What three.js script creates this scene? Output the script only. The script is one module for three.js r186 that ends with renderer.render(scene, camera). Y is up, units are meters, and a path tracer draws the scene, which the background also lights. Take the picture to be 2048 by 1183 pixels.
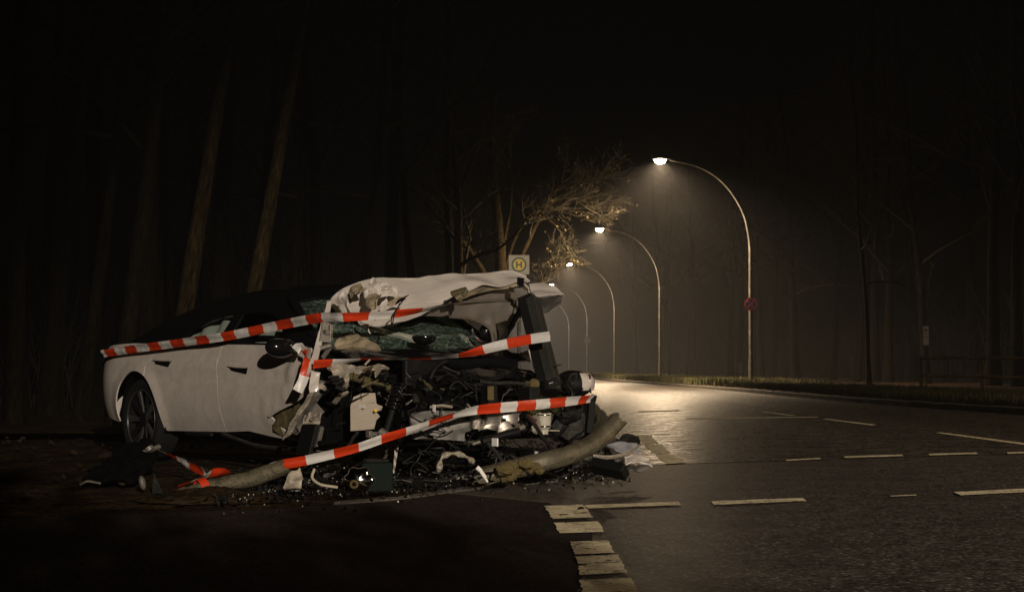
import * as THREE from 'three';
import { mergeGeometries, mergeVertices } from 'three/addons/utils/BufferGeometryUtils.js';
import { TessellateModifier } from 'three/addons/modifiers/TessellateModifier.js';
import { RoundedBoxGeometry } from 'three/addons/geometries/RoundedBoxGeometry.js';
import { ImprovedNoise } from 'three/addons/math/ImprovedNoise.js';

// ---------------------------------------------------------------- camera, sky, exposure
const W = 2048, H = 1183, F = 3200, EYE = 0.8, PITCH = Math.atan(144.5 / F);
const scene = new THREE.Scene();
const camera = new THREE.PerspectiveCamera(2 * Math.atan(H / 2 / F) * 180 / Math.PI, W / H, 0.1, 600);
camera.position.set(0, EYE, 0);
camera.rotation.x = PITCH;
scene.add(camera);
scene.background = new THREE.Color().setRGB(0.00025, 0.00022, 0.0002);   // overcast night sky
scene.fog = new THREE.FogExp2(new THREE.Color().setRGB(0.9, 0.88, 0.86), 0.00062);
const renderer = new THREE.WebGLRenderer({ antialias: true });
renderer.toneMapping = THREE.LinearToneMapping;
renderer.toneMappingExposure = 1.0;
renderer.shadowMap.enabled = true;
renderer.setSize(1024, 591);
const ROW_CANDELA = 1400, UNSEEN_LAMP_CANDELA = 4200;

// ---------------------------------------------------------------- helpers
let seed = 20231;
function rnd() { seed |= 0; seed = seed + 0x6D2B79F5 | 0; let t = Math.imul(seed ^ seed >>> 15, 1 | seed); t = t + Math.imul(t ^ t >>> 7, 61 | t) ^ t; return ((t ^ t >>> 14) >>> 0) / 4294967296; }
const rr = (a, b) => a + (b - a) * rnd();
const perlin = new ImprovedNoise();
const nz = (x, y, z) => perlin.noise(x, y, z);
const V = (x, y, z) => new THREE.Vector3(x, y, z);
const clamp = (x, a, b) => Math.min(b, Math.max(a, x));
const lerp = (a, b, t) => a + (b - a) * t;
function curveAt(table, x) {          // piecewise linear, smoothed
  if (x <= table[0][0]) return table[0][1];
  for (let i = 1; i < table.length; i++) if (x <= table[i][0]) {
    const [a, b] = [table[i - 1], table[i]]; let t = (x - a[0]) / (b[0] - a[0]);
    return lerp(a[1], b[1], t);
  }
  return table[table.length - 1][1];
}
// survey: a sight line of the picture followed to a known distance, or to the ground
function sight(px, py) { const c = Math.cos(PITCH), s = Math.sin(PITCH), x = (px - W / 2) / F, y = -(py - H / 2) / F; return V(x, y * c + s, y * s - c); }
function at(px, py, d) { const r = sight(px, py); return r.multiplyScalar(d / -r.z).add(V(0, EYE, 0)); }
function onGround(px, py, h = 0) { const r = sight(px, py); return r.multiplyScalar((h - EYE) / r.y).add(V(0, EYE, 0)); }

const taken = new Map();
function numbered(name) { const n = taken.get(name) ?? 0; taken.set(name, n + 1); return n ? `${name}_${String(n).padStart(3, '0')}` : name; }
function shade(o) { o.traverse((m) => { if (m.isMesh) { m.castShadow = true; m.receiveShadow = true; } }); return o; }
function obj(name, geo, mat, parent) { const m = new THREE.Mesh(geo, mat); m.name = parent ? name : numbered(name); m.castShadow = m.receiveShadow = true; (parent ?? scene).add(m); return m; }
function tag(o, label, category, group) { o.userData = { label, category }; if (group) o.userData.group = group; return o; }
function thing(name, label, category, pos = [0, 0, 0], turn = 0, group) { const g = new THREE.Group(); g.name = numbered(name); g.position.set(...pos); g.rotation.y = turn; scene.add(g); return tag(g, label, category, group); }
function struct(name, geo, mat) { const m = obj(name, geo, mat); m.userData = { kind: 'structure' }; return m; }

function clean(g) {        // indexed, position + normal + uv only
  for (const k of Object.keys(g.attributes)) if (!['position', 'normal', 'uv', 'color'].includes(k)) g.deleteAttribute(k);
  if (!g.attributes.uv) g.setAttribute('uv', new THREE.BufferAttribute(new Float32Array(g.attributes.position.count * 2), 2));
  return g.index ? g : mergeVertices(g);
}
const join = (list) => mergeGeometries(list.map(clean));
// thick sheet from a thin one: second skin along the normals and a rim
function solidify(g, t) {
  const p = g.attributes.position, n = g.attributes.normal, uv = g.attributes.uv, ix = g.index.array, N = p.count;
  const pos = [], u = [], idx = [];
  for (let k = 0; k < 2; k++) for (let i = 0; i < N; i++) { pos.push(p.getX(i) - k * t * n.getX(i), p.getY(i) - k * t * n.getY(i), p.getZ(i) - k * t * n.getZ(i)); u.push(uv.getX(i), uv.getY(i)); }
  const edges = new Map();
  for (let i = 0; i < ix.length; i += 3) {
    const [a, b, c] = [ix[i], ix[i + 1], ix[i + 2]];
    idx.push(a, b, c, a + N, c + N, b + N);
    for (const [x, y] of [[a, b], [b, c], [c, a]]) { const k = y + '_' + x; if (edges.has(k)) edges.delete(k); else edges.set(x + '_' + y, [x, y]); }
  }
  let M = 2 * N;
  for (const [x, y] of edges.values()) {
    for (const q of [x, y, x + N, y + N]) { pos.push(pos[3 * q], pos[3 * q + 1], pos[3 * q + 2]); u.push(u[2 * q], u[2 * q + 1]); }
    idx.push(M, M + 2, M + 1, M + 1, M + 2, M + 3); M += 4;
  }
  const o = new THREE.BufferGeometry();
  o.setAttribute('position', new THREE.Float32BufferAttribute(pos, 3)); o.setAttribute('uv', new THREE.Float32BufferAttribute(u, 2)); o.setIndex(idx);
  o.computeVertexNormals();
  return o;
}
// a sheet over a grid: fn(s, t) -> Vector3, s and t 0..1
function gridSheet(fn, ns, nt, thick, uvScale = 1) {
  const pos = [], uv = [], idx = [];
  for (let j = 0; j <= nt; j++) for (let i = 0; i <= ns; i++) { const q = fn(i / ns, j / nt); pos.push(q.x, q.y, q.z); uv.push(i / ns * uvScale, j / nt * uvScale); }
  for (let j = 0; j < nt; j++) for (let i = 0; i < ns; i++) { const a = j * (ns + 1) + i, b = a + 1, c = a + ns + 1, d = c + 1; idx.push(a, b, d, a, d, c); }
  const g = new THREE.BufferGeometry();
  g.setAttribute('position', new THREE.Float32BufferAttribute(pos, 3)); g.setAttribute('uv', new THREE.Float32BufferAttribute(uv, 2)); g.setIndex(idx); g.computeVertexNormals();
  return thick ? solidify(g, thick) : g;
}
// flat outline [x, y] (with holes) -> fine triangles
function outline(pts, holes = [], fine = 0.06) {
  const s = new THREE.Shape(pts.map((p) => new THREE.Vector2(p[0], p[1])));
  for (const h of holes) s.holes.push(new THREE.Path(h.map((p) => new THREE.Vector2(p[0], p[1]))));
  let g = new THREE.ShapeGeometry(s);
  g.deleteAttribute('normal');
  if (fine) g = new TessellateModifier(fine, 9).modify(g);
  g.deleteAttribute('normal');
  return mergeVertices(g, 1e-5);
}
// a plate through 3-D corner points: its depth is interpolated between the corners and crumpled by noise
function plate(pts, thick, { crumple = 0, freq = 3, fine = 0.07, facing = null, crisp = crumple >= 0.04 } = {}) {
  const c = V(0, 0, 0); pts.forEach((p) => c.add(p)); c.multiplyScalar(1 / pts.length);
  const n = V(0, 0, 0);
  for (let i = 0; i < pts.length; i++) { const a = pts[i].clone().sub(c), b = pts[(i + 1) % pts.length].clone().sub(c); n.add(a.cross(b)); }
  n.normalize();
  if (facing && n.dot(facing) < 0) n.negate();
  const ex = (Math.abs(n.y) > 0.9 ? V(1, 0, 0) : V(0, 1, 0)).cross(n).normalize(), ey = n.clone().cross(ex);
  const flat = pts.map((p) => { const q = p.clone().sub(c); return [q.dot(ex), q.dot(ey), q.dot(n)]; });
  const g = outline(flat, [], fine), p = g.attributes.position;
  const so = rnd() * 50;
  for (let i = 0; i < p.count; i++) {
    const x = p.getX(i), y = p.getY(i); let w = 0, h = 0;
    for (const f of flat) { const k = 1 / Math.pow((f[0] - x) ** 2 + (f[1] - y) ** 2 + 1e-4, 1.4); w += k; h += k * f[2]; }
    h /= w;
    if (crumple) { const q = nz(x * freq + so, y * freq, so) + 0.5 * nz(x * freq * 2.3, y * freq * 2.3 + so, 3); h += crumple * (Math.abs(q) * 2 - 0.5); }
    const v = c.clone().addScaledVector(ex, x).addScaledVector(ey, y).addScaledVector(n, h);
    p.setXYZ(i, v.x, v.y, v.z);
  }
  const uv = new Float32Array(p.count * 2);
  for (let i = 0; i < p.count; i++) { uv[2 * i] = p.getX(i) * 0.9 + p.getZ(i) * 0.4; uv[2 * i + 1] = p.getY(i) + p.getZ(i) * 0.3; }
  g.setAttribute('uv', new THREE.BufferAttribute(uv, 2));
  g.computeVertexNormals();
  const o = thick ? solidify(g, thick) : g;
  if (!crisp) return o;
  const f = o.toNonIndexed(); f.computeVertexNormals(); return mergeVertices(f, 1e-6);   // bent metal: hard creases
}
// round bar with changing radius along points
function limb(points, radii, seg = 6, rough = 0) {
  const pos = [], uv = [], idx = [], T = V(0, 0, 0); let side = V(1, 0, 0.3), run = 0;
  for (let i = 0; i < points.length; i++) {
    T.copy(points[Math.min(i + 1, points.length - 1)]).sub(points[Math.max(i - 1, 0)]).normalize();
    side.addScaledVector(T, -side.dot(T)); if (side.lengthSq() < 1e-6) side.set(T.y, -T.x, 0.1); side.normalize();
    const up = T.clone().cross(side), r = Array.isArray(radii) ? radii[i] : radii;
    if (i) run += points[i].distanceTo(points[i - 1]);
    for (let k = 0; k <= seg; k++) {
      const a = k / seg * Math.PI * 2, e = rough ? 1 + rough * nz(Math.cos(a) * 1.7 + i * 0.37, Math.sin(a) * 1.7, i * 0.61) : 1;
      pos.push(points[i].x + r * e * (side.x * Math.cos(a) + up.x * Math.sin(a)), points[i].y + r * e * (side.y * Math.cos(a) + up.y * Math.sin(a)), points[i].z + r * e * (side.z * Math.cos(a) + up.z * Math.sin(a)));
      uv.push(k / seg * Math.max(0.08, 6.28 * r), run);
    }
  }
  for (let i = 0; i + 1 < points.length; i++) for (let k = 0; k < seg; k++) { const a = i * (seg + 1) + k, b = a + seg + 1; idx.push(a, a + 1, b + 1, a, b + 1, b); }
  const g = new THREE.BufferGeometry();
  g.setAttribute('position', new THREE.Float32BufferAttribute(pos, 3)); g.setAttribute('uv', new THREE.Float32BufferAttribute(uv, 2)); g.setIndex(idx); g.computeVertexNormals();
  return g;
}
const spline = (pts, n) => new THREE.CatmullRomCurve3(pts, false, 'centripetal').getPoints(n);
const pipe = (pts, r, seg = 6, n = 16) => limb(spline(pts, n), r, seg);
function box(w, h, d, x = 0, y = 0, z = 0, r = 0.006) { const g = new RoundedBoxGeometry(w, h, d, 1, Math.min(r, w / 3, h / 3, d / 3)); g.translate(x, y, z); return clean(g); }
// a bar with a box section between two points
function beam(a, b, w, h, roll = 0, r = 0.008) {
  const g = box(w, a.distanceTo(b), h, 0, 0, 0, r), q = new THREE.Quaternion().setFromUnitVectors(V(0, 1, 0), b.clone().sub(a).normalize());
  g.rotateY(roll); g.applyQuaternion(q); const m = a.clone().add(b).multiplyScalar(0.5); g.translate(m.x, m.y, m.z); return g;
}
function cyl(a, b, ra, rb, seg = 20) { const g = new THREE.CylinderGeometry(rb, ra, a.distanceTo(b), seg), q = new THREE.Quaternion().setFromUnitVectors(V(0, 1, 0), b.clone().sub(a).normalize()); g.applyQuaternion(q); const m = a.clone().add(b).multiplyScalar(0.5); g.translate(m.x, m.y, m.z); return clean(g); }

// ---------------------------------------------------------------- textures and materials
function dataTex(size, fn, srgb, sizeY = size) {
  const d = new Uint8Array(size * sizeY * 4);
  for (let y = 0; y < sizeY; y++) for (let x = 0; x < size; x++) { const c = fn(x, y), k = (y * size + x) * 4; for (let j = 0; j < 4; j++) d[k + j] = clamp(j < c.length ? c[j] : 255, 0, 255); }
  const t = new THREE.DataTexture(d, size, sizeY, THREE.RGBAFormat); t.wrapS = t.wrapT = THREE.RepeatWrapping; t.magFilter = THREE.LinearFilter; t.minFilter = THREE.LinearMipmapLinearFilter; t.generateMipmaps = true;
  if (srgb) t.colorSpace = THREE.SRGBColorSpace; t.needsUpdate = true; return t;
}
const tiled = (t, r, r2 = r) => { const c = t.clone(); c.repeat.set(r, r2); c.needsUpdate = true; return c; };
// value noise that repeats with the texture
function lattice(n) { const a = new Float32Array(n * n); for (let i = 0; i < a.length; i++) a[i] = rnd(); return (x, y) => { const xi = Math.floor(x), yi = Math.floor(y), fx = x - xi, fy = y - yi, s = fx * fx * (3 - 2 * fx), t = fy * fy * (3 - 2 * fy), g = (i, j) => a[((j % n + n) % n) * n + (i % n + n) % n]; return lerp(lerp(g(xi, yi), g(xi + 1, yi), s), lerp(g(xi, yi + 1), g(xi + 1, yi + 1), s), t); }; }
const L16 = lattice(16), L64 = lattice(64), L256 = lattice(256), L7 = lattice(7);
// chips of stone: cells with random tone and rounded height
const stones = (() => { const n = 120, px = new Float32Array(n * n), py = new Float32Array(n * n), tone = new Float32Array(n * n); for (let i = 0; i < n * n; i++) { px[i] = rnd(); py[i] = rnd(); tone[i] = rnd(); }
  return (u, v) => { const x = u * n, y = v * n, xi = Math.floor(x), yi = Math.floor(y); let b = 9, t = 0; for (let j = -1; j <= 1; j++) for (let i = -1; i <= 1; i++) { const k = ((yi + j + n) % n) * n + (xi + i + n) % n, d = (xi + i + px[k] - x) ** 2 + (yi + j + py[k] - y) ** 2; if (d < b) { b = d; t = tone[k]; } } return [Math.sqrt(b), t]; }; })();
const AS = 1024;
const asphaltH = new Float32Array(AS * AS), asphaltT = new Float32Array(AS * AS);
for (let y = 0; y < AS; y++) for (let x = 0; x < AS; x++) { const [d, t] = stones(x / AS, y / AS), k = y * AS + x; asphaltT[k] = t; asphaltH[k] = clamp(1 - d * 1.25, 0, 1) * (0.45 + 0.55 * t) + 0.15 * L256(x / 4, y / 4); }
const asphaltBump = dataTex(AS, (x, y) => { const h = asphaltH[y * AS + x] * 215; return [h, h, h]; });
const asphaltColor = dataTex(AS, (x, y) => { const t = asphaltT[y * AS + x], m = L16(x / 64, y / 64) * 0.5 + L7(x * 7 / AS, y * 7 / AS) * 0.5, c = 128 + (t - 0.5) * 92 + (m - 0.5) * 62 + (L64(x / 16, y / 16) - 0.5) * 70 + (L64(x / 5 + 9, y / 5) - 0.5) * 40 + (t > 0.955 ? 90 : 0); return [c * 1.03, c, c * 0.95]; }, true);  // stone chips, brightened and mottled to stand for glints on the road
const asphaltRough = dataTex(AS, (x, y) => { const m = L16(x / 64, y / 64) * 0.55 + L7(x * 7 / AS, y * 7 / AS) * 0.45; const c = 84 + (m - 0.5) * 90 + (L64(x / 16, y / 16) - 0.5) * 70 + (asphaltT[y * AS + x] - 0.5) * 50; return [c, c, c]; });
const grainTex = dataTex(256, (x, y) => { const c = 128 + (L256(x, y) - 0.5) * 120 + (L64(x / 4, y / 4) - 0.5) * 80; return [c, c, c]; });
const grimeTex = dataTex(512, (x, y) => { const a = L16(x / 32, y / 32), b = L64(x / 8, y / 8), c = L256(x / 2, y / 2); const e = L7(x * 7 / 512, y * 7 / 512); let v = 228 + (a - 0.5) * 14 + (b - 0.5) * 16 + (c - 0.5) * 18 + (e - 0.5) * 10; if (c > 0.9 && b > 0.42) v -= 45 * (c - 0.88) * 10; return [v, v * 0.975, v * 0.945]; }, true);
const scuffTex = dataTex(512, (x, y) => { const a = L64(x / 16, y / 3), b = L16(x / 20, y / 32), c = L256(x / 2, y / 2); let v = 190 + (a - 0.5) * 60 + (b - 0.5) * 90 + (c - 0.5) * 40; return [v, v * 0.98, v * 0.94]; }, true);
const stainTex = dataTex(512, (x, y) => { const a = L16(x / 32, y / 32), b = L64(x / 8, y / 8), c = L256(x / 2, y / 2), d = L7(x * 7 / 512, y * 7 / 512); let v = 205 + (a - 0.5) * 70 + (b - 0.5) * 50 + (c - 0.5) * 34 + (d - 0.5) * 50; if (a * 0.6 + b * 0.4 > 0.66) v -= 70; return [v, v * 0.98, v * 0.93]; }, true);
const barkTex = dataTex(256, (x, y) => { const a = L64(x / 4, y / 26), b = L16(x / 16, y / 16), c = L256(x, y / 3); const v = 120 + (a - 0.5) * 120 + (b - 0.5) * 60 + (c - 0.5) * 40; return [v, v * 0.9, v * 0.72]; }, true);
const barkBump = dataTex(256, (x, y) => { const a = L64(x / 4, y / 26), c = L256(x, y / 3); const v = 128 + (a - 0.5) * 190 + (c - 0.5) * 60; return [v, v, v]; });
const soilTex = dataTex(512, (x, y) => { const a = L16(x / 32, y / 32), b = L256(x / 3, y / 3), c = L64(x / 8, y / 8); const v = 92 + (a - 0.5) * 70 + (b - 0.5) * 90 + (c - 0.5) * 40; return [v * 1.08, v * 0.92, v * 0.7]; }, true);
// worn road paint: the film flakes off in patches
const wearTex = dataTex(512, (x, y) => { const a = L16(x / 32, y / 32), b = L64(x / 8, y / 8), c = L256(x / 2, y / 2); const w = a * 0.4 + b * 0.35 + c * 0.25; const v = w > 0.31 ? 255 : 0; return [v, v, v]; });
const paintTone = dataTex(512, (x, y) => { const a = L16(x / 32, y / 32), b = L64(x / 6, y / 6), c = L256(x / 2, y / 2); const v = 240 + (a - 0.5) * 46 + (b - 0.5) * 40 + (c - 0.5) * 36; return [v, v * 0.97, v * 0.88]; }, true);

const lin = (r, g, b) => new THREE.Color().setRGB(r, g, b);
const std = (color, roughness, more = {}) => new THREE.MeshStandardMaterial({ color, roughness, metalness: 0, side: THREE.DoubleSide, ...more });
const phys = (color, roughness, specularIntensity, more = {}) => new THREE.MeshPhysicalMaterial({ color, roughness, specularIntensity, side: THREE.DoubleSide, ...more });
const M = {
  asphalt: std(lin(0.235, 0.208, 0.193), 1.1, { map: tiled(asphaltColor, 0.55), bumpMap: tiled(asphaltBump, 0.55), bumpScale: 0.0011, roughnessMap: tiled(asphaltRough, 0.55) }),
  junction: std(lin(0.235, 0.208, 0.193), 0.47, { map: tiled(asphaltColor, 0.6), bumpMap: tiled(asphaltBump, 0.6), bumpScale: 0.001 }),
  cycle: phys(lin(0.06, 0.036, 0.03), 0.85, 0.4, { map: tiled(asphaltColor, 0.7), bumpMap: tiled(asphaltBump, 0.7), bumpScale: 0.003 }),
  paint: std(lin(0.88, 0.82, 0.68), 0.7, { map: tiled(paintTone, 0.8), alphaMap: tiled(wearTex, 0.9), alphaTest: 0.5, bumpMap: tiled(asphaltBump, 0.6), bumpScale: 0.002 }),
  soil: phys(lin(0.2, 0.175, 0.145), 1, 0.12, { map: tiled(soilTex, 0.4), bumpMap: tiled(soilTex, 0.4), bumpScale: 0.03 }),
  kerb: std(lin(0.22, 0.205, 0.18), 0.85, { map: tiled(scuffTex, 0.9), bumpMap: tiled(grainTex, 4), bumpScale: 0.002 }),
  slab: std(lin(0.17, 0.16, 0.145), 0.85, { map: tiled(scuffTex, 0.7), bumpMap: tiled(grainTex, 5), bumpScale: 0.002 }),
  grass: std(lin(0.075, 0.085, 0.02), 0.9, { vertexColors: false }),
  bark: phys(lin(0.11, 0.092, 0.062), 0.95, 0.2, { map: tiled(barkTex, 2.2, 0.8), bumpMap: tiled(barkBump, 2.2, 0.8), bumpScale: 0.012 }),
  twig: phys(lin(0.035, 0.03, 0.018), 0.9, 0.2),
  litTwig: std(lin(0.085, 0.072, 0.042), 0.9),  // paler copy of twig, lamp light put into its colour
  white: new THREE.MeshPhysicalMaterial({ color: lin(0.72, 0.7, 0.68), roughness: 0.42, clearcoat: 0.55, clearcoatRoughness: 0.12, map: tiled(grimeTex, 1.1), side: THREE.DoubleSide }),
  under: std(lin(0.13, 0.118, 0.104), 0.6, { map: tiled(grimeTex, 0.8) }),
  olive: std(lin(0.16, 0.135, 0.06), 0.7, { map: tiled(scuffTex, 1.5) }),
  blackGloss: new THREE.MeshPhysicalMaterial({ color: lin(0.006, 0.006, 0.007), roughness: 0.14, specularIntensity: 0.6, clearcoat: 0.3, clearcoatRoughness: 0.04, side: THREE.DoubleSide }),
  blackPlastic: phys(lin(0.007, 0.007, 0.007), 0.5, 0.35, { bumpMap: tiled(grainTex, 6), bumpScale: 0.0012 }),
  dullBlack: phys(lin(0.003, 0.003, 0.003), 0.8, 0.12),
  greyPlastic: phys(lin(0.045, 0.048, 0.045), 0.6, 0.5, { map: tiled(scuffTex, 1.3), bumpMap: tiled(grainTex, 5), bumpScale: 0.001 }),
  midGrey: std(lin(0.2, 0.195, 0.19), 0.55, { map: tiled(scuffTex, 1.2), metalness: 0.2 }),
  alu: std(lin(0.62, 0.6, 0.57), 0.34, { map: tiled(scuffTex, 1.5), metalness: 0.85, bumpMap: tiled(grainTex, 3), bumpScale: 0.0015 }),
  cast: std(lin(0.45, 0.43, 0.4), 0.5, { map: tiled(scuffTex, 1.5), metalness: 0.55 }),
  chrome: std(lin(0.75, 0.74, 0.72), 0.14, { metalness: 1 }),
  bare: std(lin(0.56, 0.52, 0.45), 0.6, { map: tiled(scuffTex, 1.4) }),
  tan: std(lin(0.4, 0.34, 0.24), 0.7, { map: tiled(scuffTex, 1.6) }),
  paper: std(lin(0.8, 0.78, 0.72), 0.85),
  yellow: std(lin(0.75, 0.5, 0.03), 0.6),
  foam: std(lin(0.42, 0.33, 0.13), 0.95, { bumpMap: tiled(grainTex, 8), bumpScale: 0.01, map: tiled(scuffTex, 2) }),
  tyre: phys(lin(0.01, 0.01, 0.01), 0.85, 0.25, { bumpMap: tiled(grainTex, 6), bumpScale: 0.001 }),
  rimDark: std(lin(0.014, 0.014, 0.015), 0.3, { metalness: 0.4 }),
  rimCut: std(lin(0.09, 0.087, 0.085), 0.35, { metalness: 0.6 }),
  airbag: std(lin(0.68, 0.69, 0.66), 0.95, { bumpMap: tiled(grainTex, 6), bumpScale: 0.002 }),
  galvanised: std(lin(0.2, 0.185, 0.138), 0.4, { map: tiled(stainTex, 1.3), metalness: 0.25, bumpMap: tiled(grainTex, 5), bumpScale: 0.002 }),
  pole: std(lin(0.16, 0.153, 0.138), 0.6, { metalness: 0.2, map: tiled(scuffTex, 0.6) }),
  binGreen: phys(lin(0.008, 0.014, 0.011), 0.75, 0.2, { bumpMap: tiled(grainTex, 5), bumpScale: 0.001 }),
  cable: std(lin(0.012, 0.012, 0.012), 0.5),
  cableRed: std(lin(0.3, 0.02, 0.015), 0.5),
  cablePale: std(lin(0.45, 0.4, 0.3), 0.6),
  wood: std(lin(0.6, 0.5, 0.34), 0.85, { map: tiled(barkTex, 3, 1) }),
  glass: new THREE.MeshPhysicalMaterial({ color: lin(0.55, 0.6, 0.57), roughness: 0.03, transmission: 1, thickness: 0, ior: 1.5, side: THREE.DoubleSide }),
  clearPlastic: new THREE.MeshPhysicalMaterial({ color: lin(0.85, 0.82, 0.72), roughness: 0.2, transmission: 0.55, thickness: 0, ior: 1.45, side: THREE.DoubleSide }),
  tape: std(0xffffff, 0.38, { vertexColors: true }),
};
// ---------------------------------------------------------------- ground, roads, kerbs
const KERB_R = [[-60, 40], [4, 30], [12, 19], [18, 12.6], [24, 9.5], [30, 8.6], [38, 8.05], [57, 7.7], [80, 6.9], [98, 6.3], [140, 4.9], [190, 3.4], [260, 1.0]];
const EDGE_L = [[13.3, 0.98], [19, 1.2], [28, 1.62], [40, 1.75], [57, 1.35], [80, 0.6], [98, -0.1], [140, -1.6], [190, -3.2], [260, -5.6]];
const LAMP_X = (d) => 10.9 - 0.021 * d;
const flat = (pts, y) => { const g = outline(pts.map(([x, d]) => [x, d]), [], 0); const p = g.attributes.position, uv = new Float32Array(p.count * 2), n = new Float32Array(p.count * 3); for (let i = 0; i < p.count; i++) { const x = p.getX(i), d = p.getY(i); p.setXYZ(i, x, y, -d); uv[2 * i] = x; uv[2 * i + 1] = d; n[3 * i + 1] = 1; } g.setAttribute('uv', new THREE.BufferAttribute(uv, 2)); g.setAttribute('normal', new THREE.BufferAttribute(n, 3)); return g; };
function dense(table, step) { const out = []; for (let i = 0; i + 1 < table.length; i++) { const n = Math.max(1, Math.round((table[i + 1][0] - table[i][0]) / step)); for (let k = 0; k < n; k++) { const d = lerp(table[i][0], table[i + 1][0], k / n); out.push([d, table[i][1] + (table[i + 1][1] - table[i][1]) * k / n]); } } out.push(table[table.length - 1]); return out; }
const kerbR = spline(KERB_R.map(([d, x]) => V(x, 0, -d)), 160), edgeL = spline(EDGE_L.map(([d, x]) => V(x, 0, -d)), 90);

// woodland floor: a gently uneven sheet under everything
struct('ground', (() => { const g = new THREE.PlaneGeometry(320, 340, 160, 170); g.rotateX(-Math.PI / 2); g.translate(0, 0, -120); const p = g.attributes.position, uv = g.attributes.uv; for (let i = 0; i < p.count; i++) { const x = p.getX(i), z = p.getZ(i), off = Math.max(0, Math.min(x + 3, 0) * -0.02); p.setY(i, -0.06 + (x < -8 ? 0.1 * nz(x * 0.3, z * 0.3, 1) : 0) + (x < -9 ? off * 0.25 : 0)); uv.setXY(i, x, z); } g.computeVertexNormals(); return clean(g); })(), M.soil);
// far carriageway and the junction in front of it
const seam = [[0.98, 13.3], [2.7, 14.05], [4.4, 14.95], [6.2, 15.5], [9, 15.9], [14, 16.3]];
struct('main_road', flat([...seam, ...kerbR.filter((p) => -p.z > 16.8).map((p) => [p.x, -p.z]), ...edgeL.slice().reverse().map((p) => [p.x, -p.z])].filter((p, i, a) => !i || Math.hypot(p[0] - a[i - 1][0], p[1] - a[i - 1][1]) > 1e-3), 0.0), M.asphalt);
const corner = [[-14, 7.0], [-7, 7.9], [-4, 8.35], [-2.4, 8.75], [-0.85, 9.62], [-0.21, 10.7], [0.58, 11.75], [0.82, 12.55], [0.98, 13.3]];
const cornerPts = spline(corner.map(([x, d]) => V(x, 0, -d)), 60);
struct('junction_road', flat([[-40, 5.6], ...cornerPts.map((p) => [p.x, -p.z]), ...seam.slice(1), [30, 16.3], [40, -10], [40, -45], [-40, -45]], -0.004), M.junction);
// red cycle crossing along the corner, its colour also darkened for the shrub shade
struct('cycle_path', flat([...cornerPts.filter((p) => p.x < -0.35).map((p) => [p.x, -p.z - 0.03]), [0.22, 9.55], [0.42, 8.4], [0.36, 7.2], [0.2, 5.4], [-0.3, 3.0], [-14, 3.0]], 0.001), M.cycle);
// raised verge on the far side
struct('verge', (() => { const k = kerbR.filter((p) => -p.z > 14); const pts = []; const g = gridSheet((s, t) => { const p = k[Math.round(s * (k.length - 1))], w = t * t * 45, y = 0.105 + 0.07 * Math.min(1, w / 3) + 0.05 * nz(p.x * 0.5 + w, p.z * 0.4, 2); return V(p.x + 0.13 + w, y, p.z - w * 0.1); }, k.length - 1, 14, 0); const p = g.attributes.position, uv = g.attributes.uv; for (let i = 0; i < p.count; i++) uv.setXY(i, p.getX(i), p.getZ(i)); return g; })(), M.soil);
// verge behind the wreck
struct('verge_001', (() => { const e = edgeL; const g = gridSheet((s, t) => { const p = e[Math.round(s * (e.length - 1))], w = t * t * 30; return V(p.x - 0.14 - w, 0.03 + 0.04 * Math.min(1, w) * (1 + nz(p.x + w, p.z * 0.4, 5)), p.z - 4.6 * (1 - s)); }, e.length - 1, 16, 0); const p = g.attributes.position, uv = g.attributes.uv; for (let i = 0; i < p.count; i++) uv.setXY(i, p.getX(i), p.getZ(i)); return g; })(), M.soil);

// kerb stones along the far side, each laid a little unevenly
const kerbGroup = () => { const g = new THREE.Group(); g.name = numbered('kerb'); g.userData = { kind: 'structure' }; scene.add(g); return g; };
const kerbFar = kerbGroup();
const stoneVariants = [0, 1, 2].map((k) => { const g = box(0.14, 0.26, 0.985, 0, 0, 0, 0.018), p = g.attributes.position; for (let i = 0; i < p.count; i++) p.setXYZ(i, p.getX(i) + 0.006 * nz(p.getX(i) * 9, p.getZ(i) * 5, k * 7), p.getY(i) + 0.006 * nz(p.getZ(i) * 4, k * 3, 1), p.getZ(i)); return g; });
function layKerb(parent, pts, top, step, from = 0, to = 1e9) {
  const c = new THREE.CatmullRomCurve3(pts), n = Math.floor(c.getLength() / step);
  for (let i = Math.max(0, from); i < Math.min(n, to); i++) {
    const p = c.getPointAt((i + 0.5) / n), t = c.getTangentAt((i + 0.5) / n), m = new THREE.Mesh(stoneVariants[i % 3], M.kerb);
    m.name = 'kerb_stone'; m.position.set(p.x, top - 0.13 + rr(-0.006, 0.006), p.z); m.rotation.y = Math.atan2(t.x, t.z) + rr(-0.008, 0.008); m.scale.z = step; m.castShadow = m.receiveShadow = true; parent.add(m);
  }
}
layKerb(kerbFar, kerbR.filter((p) => -p.z > 15 && -p.z < 190).map((p) => V(p.x + 0.07, 0, p.z)), 0.115, 1.0);
const kerbNear = kerbGroup();
layKerb(kerbNear, [...cornerPts.filter((p) => p.x > -1.1).map((p) => V(p.x - 0.04, 0, p.z - 0.05))], 0.012, 0.5);
layKerb(kerbNear, edgeL.filter((p) => -p.z < 110).map((p) => V(p.x - 0.07, 0, p.z)), 0.05, 1.0);

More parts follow.
